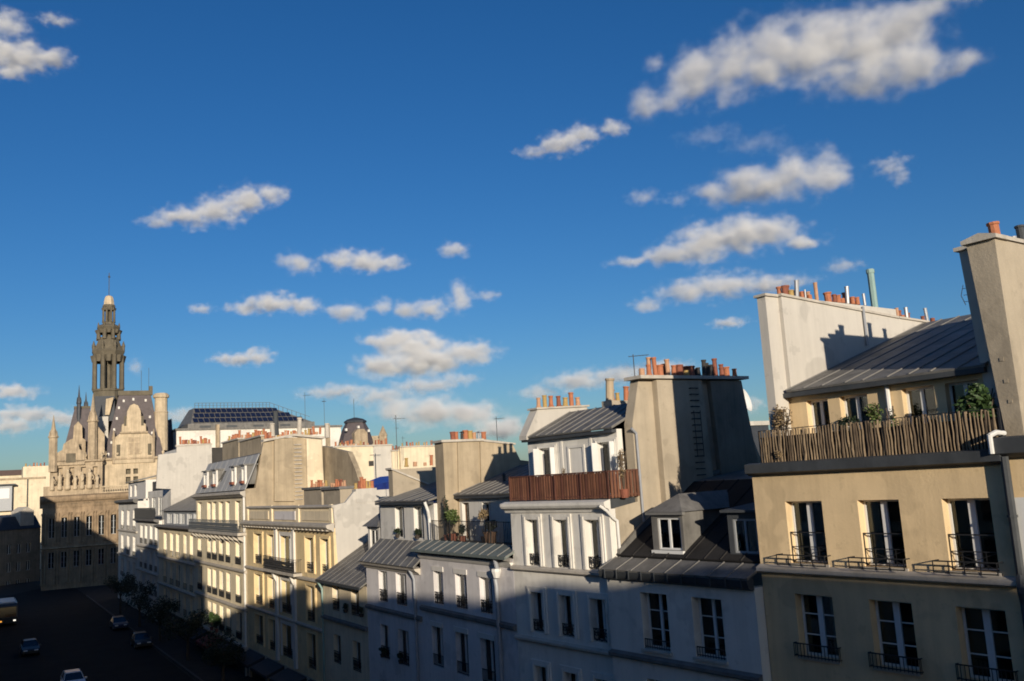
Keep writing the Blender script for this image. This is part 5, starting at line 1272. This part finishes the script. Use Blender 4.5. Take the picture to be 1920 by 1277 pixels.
for i, (f, xa, xb, bl) in enumerate(segs):
    m_ = ['plaster_beige', 'plaster_cream', 'plaster_white'][i % 3]
    h = Thing('apartment_house', LB[i], 'building', f, xa, 0, 0, 'buildings on the near side of the street')
    for j, (a, b, z) in enumerate(bl):
        o = h.part('wall' if j == 0 else 'attic_block', MB().box(a, b - .01, -11 + j * .3, -.02 * j, 0 if j == 0 else bl[0][2] + .003, z), m_)
        h.part('roof_slab', MB().box(a - .02, b + .01, -11.1 + j * .3, .12, z + .003, z + .12), 'zinc_dark', o)
    n = int((xb - xa) / 2.7)
    for r_ in range(5):
        for c_ in range(n): h.place('window', ow, xa + .8 + c_ * 2.7, .01, 4.2 + r_ * 2.9)

# ================================================================== ground
def slab(name, pts, z0, z1, m, kind='structure', label=None):
    mb = MB(); mb.prism_z([(p.x, p.y) for p in pts], z0, z1)
    o = bpy.data.objects.new(name, mb.mesh(name, m)); COL.objects.link(o); tag(o, label, None, None, kind); return o
me = MB().quad((-9000, -9000, 0), (9000, -9000, 0), (9000, 9000, 0), (-9000, 9000, 0)).mesh('ground', 'pavement')
o = bpy.data.objects.new('ground', me); COL.objects.link(o); tag(o, None, None, None, 'structure')
me = MB().quad(A.w(60, -22, .004), A.w(60, -3.4, .004), A.w(-34, -3.4, .004), A.w(-36, -3.6, .004) , L2.w(-150, -4.0, .004), L2.w(-190, -4.0, .004), OB.w(-190, 2.6, .004), OB.w(-.0, 2.6, .004)).mesh('road', 'asphalt')
o = bpy.data.objects.new('road', me); COL.objects.link(o); tag(o, None, None, None, 'structure')
slab('pavement', [A.w(20, -3.4), A.w(20, -.02), A.w(-34.65, -.02), A.w(-35.5, -3.4)], .006, .14, 'pavement')
slab('pavement', [L2.w(-.2, -3.9), L2.w(-.3, -.95), L2.w(-150, -.02), L2.w(-150, -3.9)], .006, .14, 'pavement')
slab('pavement', [OB.w(0, .05), OB.w(0, 2.6), OB.w(-170, 2.6), OB.w(-170, .05)], .006, .14, 'pavement')
slab('kerb', [L2.w(-.2, -4.1), L2.w(-.2, -3.905), L2.w(-150, -3.905), L2.w(-150, -4.1)], .006, .15, 'kerb')
# ================================================================== cars in the street
def car(label, fr, x, y, body_m, roof_m=None, facing=1, L_=4.2, W_=1.78, H_=1.48, van=False, group='cars in the shaded street', lights=None):
    h = Thing('car' if not van else 'bus', label, 'car' if not van else 'bus', fr, x, y, 0, group)
    h.o3 = (0, 0, 0)
    h.root.rotation_euler = (0, 0, fr.rz + (0 if facing > 0 else math.pi))
    w = W_ / 2
    if not van:
        prof = [(-L_ / 2, .32), (-L_ / 2, .82), (-L_ / 2 + .12, .95), (L_ / 2 - 1.05, .95), (L_ / 2 - .25, .78), (L_ / 2, .62), (L_ / 2, .30)]
        bd = MB(); bd.prism_y(prof, -w, w); h.part('body', bd, body_m)
        cb = MB(); cb.hull8([(-L_ / 2 + .18, -w + .06, .953), (L_ / 2 - 1.15, -w + .06, .953), (L_ / 2 - 1.15, w - .06, .953), (-L_ / 2 + .18, w - .06, .953)], [(-L_ / 2 + .55, -w + .24, H_ - .04), (L_ / 2 - 2.0, -w + .24, H_ - .04), (L_ / 2 - 2.0, w - .24, H_ - .04), (-L_ / 2 + .55, w - .24, H_ - .04)])
        h.part('window', cb, 'car_glass')
        h.part('roof', MB().hull8([(-L_ / 2 + .5, -w + .22, H_ - .037), (L_ / 2 - 1.95, -w + .22, H_ - .037), (L_ / 2 - 1.95, w - .22, H_ - .037), (-L_ / 2 + .5, w - .22, H_ - .037)], [(-L_ / 2 + .65, -w + .3, H_ + .03), (L_ / 2 - 2.1, -w + .3, H_ + .03), (L_ / 2 - 2.1, w - .3, H_ + .03), (-L_ / 2 + .65, w - .3, H_ + .03)]), roof_m or body_m)
        for s in (-1, 1):
            h.part('pillar', MB().bar((L_ / 2 - 1.17, s * (w - .07), .95), (L_ / 2 - 1.98, s * (w - .235), H_ - .03), .06), body_m); h.part('pillar', MB().bar((-.2, s * (w - .07), .95), (-.25, s * (w - .235), H_ - .03), .06), body_m); h.part('pillar', MB().bar((-L_ / 2 + .22, s * (w - .07), .95), (-L_ / 2 + .56, s * (w - .235), H_ - .03), .09), body_m)
            h.part('headlight', MB().box(L_ / 2 - .12, L_ / 2 + .012, s * (w - .35) - .2, s * (w - .35) + .2, .58, .70), lights or 'frame_white'); h.part('taillight', MB().box(-L_ / 2 - .012, -L_ / 2 + .1, s * (w - .3) - .18, s * (w - .3) + .18, .66, .82), 'lamp_red')
            h.part('wing_mirror', MB().box(L_ / 2 - 1.35, L_ / 2 - 1.2, s * (w + .02), s * (w + .2), .93, 1.06) if s > 0 else MB().box(L_ / 2 - 1.35, L_ / 2 - 1.2, -w - .2, -w - .02, .93, 1.06), body_m)
        wheels = [(-L_ / 2 + .75, .31), (L_ / 2 - .8, .31)]
    else:
        h.part('body', MB().prism_y([(-L_ / 2, .35), (-L_ / 2, H_ - .1), (-L_ / 2 + .1, H_), (L_ / 2 - .25, H_), (L_ / 2 - .05, H_ - .35), (L_ / 2, 1.2), (L_ / 2, .35)], -w, w), body_m)
        h.part('windscreen', MB().hull8([(L_ / 2 - .02, -w + .12, 1.25), (L_ / 2 - .02, w - .12, 1.25), (L_ / 2 - .075, w - .15, H_ - .5), (L_ / 2 - .075, -w + .15, H_ - .5)], [(L_ / 2 + .03, -w + .12, 1.25), (L_ / 2 + .03, w - .12, 1.25), (L_ / 2 - .03, w - .15, H_ - .5), (L_ / 2 - .03, -w + .15, H_ - .5)]), 'car_glass')
        h.part('roof_pod', MB().box(-L_ / 2 + .6, L_ / 2 - .8, -w + .25, w - .25, H_ + .003, H_ + .18), roof_m or body_m)
        h.part('skirt', MB().box(L_ / 2 - .1, L_ / 2 + .02, -w + .02, w - .02, .36, 1.15), 'car_dark')
        for s in (-1, 1):
            for k in range(4): h.part('window', MB().box(-L_ / 2 + .6 + k * (L_ - 1.4) / 4, -L_ / 2 + .45 + (k + 1) * (L_ - 1.4) / 4, min(s * w, s * (w + .012)), max(s * w, s * (w + .012)), 1.3, H_ - .55), 'car_glass')
            h.part('headlight', MB().box(L_ / 2 + .021, L_ / 2 + .05, s * (w - .35) - .16, s * (w - .35) + .16, .62, .82), 'lamp_white' if s > 0 else 'lamp_amber')
        wheels = [(-L_ / 2 + 1.4, .45), (L_ / 2 - 1.6, .45)]
    for wx, r in wheels:
        for s in (-1, 1):
            mb = MB(); i0 = 0; n = 14
            c0 = [(wx + r * math.cos(2 * math.pi * k / n), s * (w - .2), r + r * math.sin(2 * math.pi * k / n)) for k in range(n)]; c1 = [(p[0], s * (w + .005), p[2]) for p in c0]
            t = h.part('wheel', mb.hull8(c0, c1), 'rubber')
            c2 = [(wx + .6 * r * math.cos(2 * math.pi * k / n), s * (w + .006), r + .6 * r * math.sin(2 * math.pi * k / n)) for k in range(n)]; c3 = [(p[0], s * (w + .02), p[2]) for p in c2]
            h.part('rim', MB().hull8(c2, c3), 'steel', t)
    return h
def ground_at(u, v, z=0.0):
    d = ray(u, v); t = (z - CAM_H) / d.z; w = CAM + d * t - L2.P
    return w.dot(L2.X), w.dot(L2.Y)
gx, gy = ground_at(137, 1262, 1.4); car('white car driving along the middle of the shaded street', L2, gx, gy, 'car_white')
gx, gy = ground_at(12, 1168); car('white-topped bus coming with its headlights on', L2, gx, gy, 'car_grey', 'car_white', 1, 9.0, 2.45, 3.1, True, None)
for u, v, m_, lab, kerb in ((192, 1222, 'car_dark', 'black car parked at the kerb by the shop awnings', True), (172, 1185, 'car_blue', 'dark blue car parked farther up the kerb', True), (56, 1226, 'car_dark', 'black car in the lane beyond the white car', False)):
    gx, gy = ground_at(u, v)
    car(lab, L2, gx, -5.2 if kerb else gy, m_)

# ================================================================== street trees
def tree(label, fr, x, y, ht, cr, seed):
    h = Thing('street_tree', label, 'tree', fr, x, y, 0, 'trees along the pavement')
    h.o3 = (0, 0, 0)
    rnd = random.Random(seed)
    mb = MB(); mb.ring(0, 0, [(.17, .1), (.13, ht * .35), (.09, ht * .6)], 8)
    cl = []
    for i in range(9):
        a = i * 2.4 + rnd.uniform(-.4, .4); r = cr * rnd.uniform(.35, .8); z = ht * rnd.uniform(.55, .95)
        e = (r * math.cos(a), r * math.sin(a), z); cl.append(e)
        mb.tube([(0, 0, ht * rnd.uniform(.3, .55)), (e[0] * .5, e[1] * .5, z * .82), e], .035, 5)
    h.part('trunk', mb, 'bark')
    f = MB()
    for i, e in enumerate(cl):
        q = leaf_mb(e, (cr * .5, cr * .5, cr * .42), 260, .13, seed * 77 + i)
        i0 = len(f.v); f.v += q.v; f.f += [tuple(j + i0 for j in t) for t in q.f]
    h.part('crown', f, 'leaf_dark')
for u, v, ht, cr, lab in ((262, 1128, 5.5, 2.2, 'small dark tree before the stepped white building'), (300, 1150, 5.0, 2.0, 'small dark tree before the lower grey building'), (352, 1180, 5.6, 2.3, 'dark tree before the left bays of the cream building'), (418, 1222, 4.4, 1.9, 'dark tree before the right bays of the cream building'), (226, 1118, 5.5, 2.2, 'small dark tree before the last white building of the row')):
    xx = L2.x(u, v, -2.9); tree(lab, L2, xx, -2.9, ht, cr, int(u))

# ================================================================== plants
def plant(label, fr, x, y, z, rad, n, size, leafm, seed, pot_m='terracotta_dark', pr=.2, ph=.35, name='potted_plant', stems=5, droop=0.0, slim=.45, lift=.0):
    h = Thing(name, label, 'plant', fr, x, y, z)
    h.o3 = (0, 0, 0)
    if pot_m: h.part('planter', MB().ring(0, 0, [(pr * .75, 0), (pr, ph), (pr * 1.08, ph), (pr * 1.08, ph * .9), (pr * .9, ph * .92)], 12), pot_m)
    rnd = random.Random(seed); mb = MB()
    for i in range(stems):
        a = rnd.uniform(0, 6.28); r = rnd.uniform(.2, .75)
        mb.tube([(0, 0, ph * .8), (rad[0] * r * .4 * math.cos(a), rad[1] * r * .4 * math.sin(a), ph + rad[2] * .8), (rad[0] * r * math.cos(a), rad[1] * r * math.sin(a), ph + lift + rad[2] * rnd.uniform(1.1, 1.8))], .012 + .012 * rad[2], 4)
    h.part('stem', mb, 'bark')
    f = MB()
    k = 7
    for i in range(k):
        a = rnd.uniform(0, 6.28); r = rnd.uniform(0, .6); c = (rad[0] * r * math.cos(a), rad[1] * r * math.sin(a), ph + lift + rad[2] * rnd.uniform(.55, 1.45))
        q = leaf_mb(c, (rad[0] * .5, rad[1] * .5, rad[2] * .5), n // k, size, seed * 31 + i, droop, slim)
        i0 = len(f.v); f.v += q.v; f.f += [tuple(j + i0 for j in t) for t in q.f]
    h.part('foliage', f, leafm)
    return h
plant('dense green bush at the end of the stick-fenced terrace', A, A.x(1838, 760, .7), .7, 16.5, (.62, .5, .62), 1500, .10, 'leaf', 1, lift=.35, name='terrace_bush')
plant('dry brown climber at the corner of the stick-fenced terrace', A, A.x(1462, 770, .6), .6, 16.5, (.55, .4, .75), 520, .06, 'leaf_dry', 2, lift=.2, stems=14)
plant('sprawling green plant leaning over the middle of the stick fence', A, A.x(1592, 800, .5), .5, 16.5, (.42, .3, .35), 420, .06, 'leaf_dark', 3, lift=.35)
plant('light green plant between two attic windows above the fence', A, A.x(1641, 780, .9), .9, 16.5, (.34, .3, .45), 420, .06, 'leaf_light', 4, lift=.5)
plant('small green plant beside the white attic pipe', A, A.x(1672, 790, 1.0), 1.0, 16.5, (.2, .2, .5), 160, .06, 'leaf', 5, lift=.3)
plant('dry twig on the fence of sticks', A, A.x(1458, 850, -.1), -.08, 16.56, (.25, .06, .16), 120, .04, 'leaf_dry', 14, pot_m=None, ph=.1)
plant('bare reddish shrub by the attic window of the red balcony', A, A.x(1166, 860, .7), .7, 15.5, (.3, .25, .7), 330, .05, 'leaf_dry', 6, lift=.35, stems=10)
plant('dry flower stalks behind the red balcony', A, A.x(1056, 880, .5), .5, 15.5, (.15, .15, .3), 50, .04, 'leaf_dry', 7, lift=.55)
plant('bushy yellow-green plant in the corner of the railed terrace', L, L.x(848, 975, .9), .9, 13.36, (.75, .4, .5), 700, .09, 'leaf_light', 8, lift=.35, pr=.3, ph=.45)
plant('slender climbing plant on the tall dirty chimney wall', L, L.x(836, 955, 1.0), 1.0, 13.36, (.35, .25, .95), 330, .07, 'leaf_dark', 9, lift=.4, stems=8)
plant('dark potted shrub behind the terrace railing', L, L.x(867, 1000, .85), .85, 13.36, (.35, .3, .35), 300, .08, 'leaf_dark', 10)
plant('pale flowering plant before the second attic window of the railed terrace', L, L.x(906, 965, 1.2), 1.2, 13.36, (.5, .35, .4), 330, .07, 'leaf_dry', 11, lift=.7, stems=9)
plant('dark shrub in a tub beside the railing', L, L.x(918, 985, 1.0), 1.0, 13.36, (.5, .35, .3), 330, .08, 'leaf_dark', 12, pot_m='wood_brown', pr=.35, ph=.6)
for i, (fr, u, v, z, wh, lab) in enumerate(((L, 746, 1005, 13.42, 'first white attic window', ''), (L, 783, 1005, 13.42, 'second white attic window', ''), (L, 718, 1225, 6.5, 'lower left window of the narrow lavender house', ''), (L, 752, 1235, 6.5, 'lower right window of the narrow lavender house', ''), (L, 648, 1140, 8.5, 'left window of the small beige house', ''), (L, 678, 1150, 8.5, 'right window of the small beige house', ''))):
    yy = {13.42: .98, 6.5: -.02, 8.5: -.02}[z]
    plant('leafy window box at the ' + wh, fr, fr.x(u, v, yy - .12), yy - .14, z, (.5, .16, .22), 220, .08, 'leaf_dark', 20 + i, pot_m='wood_dark', pr=.16, ph=.2, name='window_box')
for i, (u, v, z) in enumerate(((398, 1190, 2.85), (407, 1200, 2.85), (384, 918, 17.0))):
    if i < 2: plant(('green shrub on the low balcony of the cream building', 'second green shrub beside it on the low balcony of the cream building')[i], L2, L2.x(u, v, -.4), -.45, 2.75, (.9, .4, .7), 300, .16, 'leaf', 40 + i, lift=.2, name='balcony_shrub')
# ================================================================== clouds
def cloud_mat():
    m = bpy.data.materials.new('cloud_vapour'); m.use_nodes = True
    n = m.node_tree; n.nodes.clear()
    out = n.nodes.new('ShaderNodeOutputMaterial'); pv = n.nodes.new('ShaderNodeVolumePrincipled')
    n.links.new(pv.outputs[0], out.inputs[1])
    pv.inputs['Color'].default_value = (.985, .985, .985, 1); pv.inputs['Density'].default_value = 1.0
    pv.inputs['Anisotropy'].default_value = -.15; pv.inputs['Density Attribute'].default_value = 'density'
    MATS['cloud'] = m
cloud_mat()
def cloud(label, puffs, seed, dens=1.0, soft=.75, amp=1.7, alt=1100.0):
    us = [q[0] for q in puffs]; vs_ = [q[1] for q in puffs]
    cu, cv = (min(us) + max(us)) / 2, (min(vs_) + max(vs_)) / 2
    d0 = ray(cu, cv).normalized()
    dist = min(9000.0, max(1500.0, alt / max(.02, d0.z / math.hypot(d0.x, d0.y))))
    cen = CAM + d0 * dist; k = dist * FWD.dot(d0) / FPX
    yy = Vector((d0.x, d0.y, 0)).normalized(); xx = Vector((yy.y, -yy.x, 0))
    rnd = random.Random(seed); E = []
    for (u, v, ru, rv) in puffs:
        d = ray(u, v); P = CAM + d * (dist / d.dot(d0)) - cen
        E.append((P.dot(xx), rnd.uniform(-.35, .35) * ru * k, P.dot(Vector((0, 0, 1))), ru * k * 1.3, (.7 * (ru * rv) ** .5 + .3 * ru) * k * 1.1, rv * k * 1.38))
    mn = [min(e[i] - 1.4 * e[i + 3] for e in E) for i in range(3)]; mx = [max(e[i] + 1.4 * e[i + 3] for e in E) for i in range(3)]
    ng = bpy.data.node_groups.new('cloud', 'GeometryNodeTree')
    ng.interface.new_socket('Geometry', in_out='OUTPUT', socket_type='NodeSocketGeometry')
    N, lk = ng.nodes, ng.links.new
    go = N.new('NodeGroupOutput'); vc = N.new('GeometryNodeVolumeCube'); sm = N.new('GeometryNodeSetMaterial'); sm.inputs['Material'].default_value = MATS['cloud']
    pos = N.new('GeometryNodeInputPosition').outputs[0]
    s = max(sum(e[5] for e in E) / len(E), 12 * k)
    def M(op, a, b=None, c=None):
        x = N.new('ShaderNodeMath'); x.operation = op
        for i, q in enumerate((a, b, c)):
            if q is None: continue
            if isinstance(q, (int, float)): x.inputs[i].default_value = q
            else: lk(q, x.inputs[i])
        return x.outputs[0]
    def VM(op, a, b):
        x = N.new('ShaderNodeVectorMath'); x.operation = op
        for i, q in enumerate((a, b)):
            if isinstance(q, tuple): x.inputs[i].default_value = q
            else: lk(q, x.inputs[i])
        return x.outputs[0]
    def noise(scale, det, rough, vec):
        t = N.new('ShaderNodeTexNoise'); t.inputs['Scale'].default_value = scale; t.inputs['Detail'].default_value = det; t.inputs['Roughness'].default_value = rough
        lk(vec, t.inputs['Vector']); return t
    off = VM('ADD', pos, (seed * 731.7 + 11, seed * 91.3, seed * 417.1))
    # swirl the position a little, then carve the edge with finer noise
    wob = noise(.6 / s, 4, .55, off)
    wv = VM('MULTIPLY', VM('SUBTRACT', wob.outputs['Color'], (.5, .5, .5)), (1.9 * s, 1.4 * s, 1.3 * s))
    wp = VM('ADD', pos, wv)
    n1 = noise(1.25 / s, 9, .62, VM('MULTIPLY', off, (.8, .8, 1.15)))
    acc = None
    for e in E:
        b = VM('DIVIDE', VM('SUBTRACT', wp, tuple(e[:3])), tuple(e[3:]))
        l = N.new('ShaderNodeVectorMath'); l.operation = 'LENGTH'; lk(b, l.inputs[0])
        q = M('SUBTRACT', 1.0, l.outputs['Value'])
        acc = q if acc is None else M('SMOOTH_MAX', acc, q, .25)
    raw = M('ADD', acc, M('MULTIPLY', M('SUBTRACT', n1.outputs[0], .5), amp * 1.5)); dd = raw
    veil = M('MULTIPLY', M('POWER', M('MAXIMUM', M('MINIMUM', M('ADD', raw, .12), 1.0), 0.0), 2.0), .2)
    dd = M('MAXIMUM', M('MINIMUM', M('MULTIPLY', M('SUBTRACT', dd, .12), 1.12 / soft), 1.0), 0.0)
    dd = M('MULTIPLY', M('ADD', M('POWER', dd, 1.6), veil), dens * 1.5 / s)
    lk(dd, vc.inputs['Density'])
    vc.inputs['Min'].default_value = mn; vc.inputs['Max'].default_value = mx
    ext = [mx[i] - mn[i] for i in range(3)]; vox = max(max(ext) / 170, k * 1.5)
    for i, ax in enumerate('XYZ'): vc.inputs['Resolution ' + ax].default_value = max(12, int(ext[i] / vox))
    lk(vc.outputs[0], sm.inputs[0]); lk(sm.outputs[0], go.inputs[0])
    me = bpy.data.meshes.new('cloud'); me.from_pydata([(0, 0, 0)], [], []); me.materials.append(MATS['cloud'])
    o = bpy.data.objects.new('cloud', me); COL.objects.link(o)
    o.matrix_world = Matrix(((xx.x, yy.x, 0, cen.x), (xx.y, yy.y, 0, cen.y), (0, 0, 1, cen.z), (0, 0, 0, 1)))
    o.modifiers.new('vapour', 'NODES').node_group = ng
    tag(o, label, 'cloud', 'scattered clouds', 'stuff')
    return o
CL = [
 ('large drawn-out white cloud high above the tall chimney wall', [(1215, 205, 32, 30), (1258, 190, 42, 26), (1300, 140, 55, 50), (1370, 125, 70, 55), (1450, 105, 75, 55), (1530, 90, 80, 65), (1610, 80, 80, 65), (1680, 55, 65, 50), (1750, 12, 70, 22), (1720, 140, 65, 28), (1795, 128, 40, 16), (1640, 150, 80, 30), (1225, 108, 30, 15)], 1, 1, .75, 1.6),
 ('plump white cloud above the white chimney wall with its pots', [(1325, 352, 38, 18), (1390, 345, 62, 34), (1470, 343, 70, 34), (1550, 330, 45, 38)], 2, 1, .75, 1.5),
 ('faint grey veil of cloud under the large drawn-out cloud', [(1330, 255, 60, 16), (1420, 268, 60, 18), (1480, 288, 40, 12)], 3, .07, .9, 1.8),
 ('small hooked cloud to the right of the plump cloud', [(1672, 312, 35, 15), (1690, 335, 18, 16)], 4, .5, .9, 1.6),
 ('faint wisp beside the plump white cloud', [(1205, 368, 36, 14), (1265, 375, 20, 14)], 5, .2, .9, 1.7),
 ('long wedge-shaped cloud with a grey base above the red pots', [(1190, 488, 40, 9), (1250, 475, 50, 18), (1320, 455, 60, 34), (1390, 442, 58, 33), (1450, 440, 50, 28), (1505, 452, 42, 11)], 6, 1, .75, 1.5),
 ('ragged low cloud just above the white chimney wall', [(1215, 572, 30, 13), (1290, 548, 60, 18), (1360, 532, 70, 22), (1445, 538, 70, 13)], 7, .6, .8, 1.7),
 ('tiny wisp left of the greenish vent pipe', [(1580, 500, 35, 12)], 8, .3, .9, 1.6),
 ('tiny flat cloud left of the white chimney wall', [(1365, 605, 35, 9)], 9, .5, .9, 1.5),
 ('small streaked cloud pointing up to the large cloud', [(1000, 286, 30, 10), (1050, 270, 42, 20), (1092, 250, 34, 18), (1150, 240, 25, 16)], 10, .8, .8, 1.6),
 ('lone sweeping cloud with a ragged right end over the rooftop solar panels', [(300, 420, 35, 9), (350, 408, 50, 16), (410, 390, 45, 24), (460, 372, 40, 22), (505, 360, 36, 17)], 11, .9, .75, 1.5),
 ('small round puff of cloud beside a longer twin-lobed one', [(555, 496, 32, 20)], 12, .8, .75, 1.5),
 ('twin-lobed small cloud in the middle of the sky', [(640, 485, 30, 17), (690, 490, 45, 17), (735, 492, 30, 13)], 13, .9, .75, 1.5),
 ('tiny pointed puff right of the twin-lobed cloud', [(852, 470, 25, 15)], 14, .7, .75, 1.5),
 ('flat small cloud with a darker right end above the solar roof', [(460, 576, 35, 11), (512, 571, 45, 17), (570, 572, 30, 14)], 15, .9, .75, 1.5),
 ('tiny faint cloud left of the flat small cloud', [(378, 580, 22, 9)], 16, .5, .85, 1.5),
 ('string of small joined puffs rising to a peak', [(650, 585, 38, 15), (715, 572, 18, 15), (762, 580, 30, 17), (805, 580, 36, 16), (860, 556, 24, 28), (912, 556, 26, 8)], 17, .8, .75, 1.5),
 ('pale flat cloud between the campanile and the dome', [(445, 675, 45, 10), (482, 668, 30, 15)], 18, .7, .75, 1.5),
 ('grey-bellied layered cloud above the domed roof', [(745, 634, 65, 14), (780, 652, 65, 24), (720, 686, 52, 22), (800, 678, 70, 26), (875, 660, 55, 18)], 19, 1.2, .75, 1.5),
 ('broken band of low cloud behind the antennas', [(630, 732, 70, 12), (715, 742, 60, 17), (800, 722, 70, 14), (860, 708, 40, 9)], 20, .4, .8, 1.6, 430.0),
 ('low white bank of cloud right of the domed roof', [(745, 772, 50, 22), (800, 774, 60, 30), (870, 776, 70, 26), (945, 800, 60, 20)], 21, 1.1, .75, 1.4, 430.0),
 ('long slanting cloud behind the gable of chimney pots', [(1010, 736, 42, 11), (1080, 716, 60, 16), (1160, 706, 60, 15), (1245, 690, 60, 13)], 22, .6, .8, 1.6, 430.0),
 ('white cloud cut off by the left edge, high above the campanile', [(25, 95, 65, 30), (85, 102, 45, 17), (20, 140, 30, 13), (10, 40, 38, 20)], 23, .9, .75, 1.6),
 ('thin streak above the cloud over the campanile', [(105, 35, 32, 9)], 24, .4, .85, 1.5),
 ('low cloud at the horizon left of the turret spire', [(25, 735, 45, 13)], 25, .8, .75, 1.5),
 ('greyish low bank of cloud behind the town hall turrets', [(50, 775, 60, 14), (25, 800, 45, 14), (125, 785, 45, 14)], 26, .7, .75, 1.5),
 ('dim small cloud right of the belfry', [(252, 686, 18, 15)], 27, .4, .85, 1.5),
 ('low cloud beside the round stone chimney of the town hall', [(345, 778, 32, 14)], 28, .5, .85, 1.5),
 ('low cloud between the great gable and the white chimney wall', [(1410, 758, 25, 14)], 29, .6, .8, 1.5),
]
for q in CL: cloud(q[0], q[1], q[2], *q[3:])
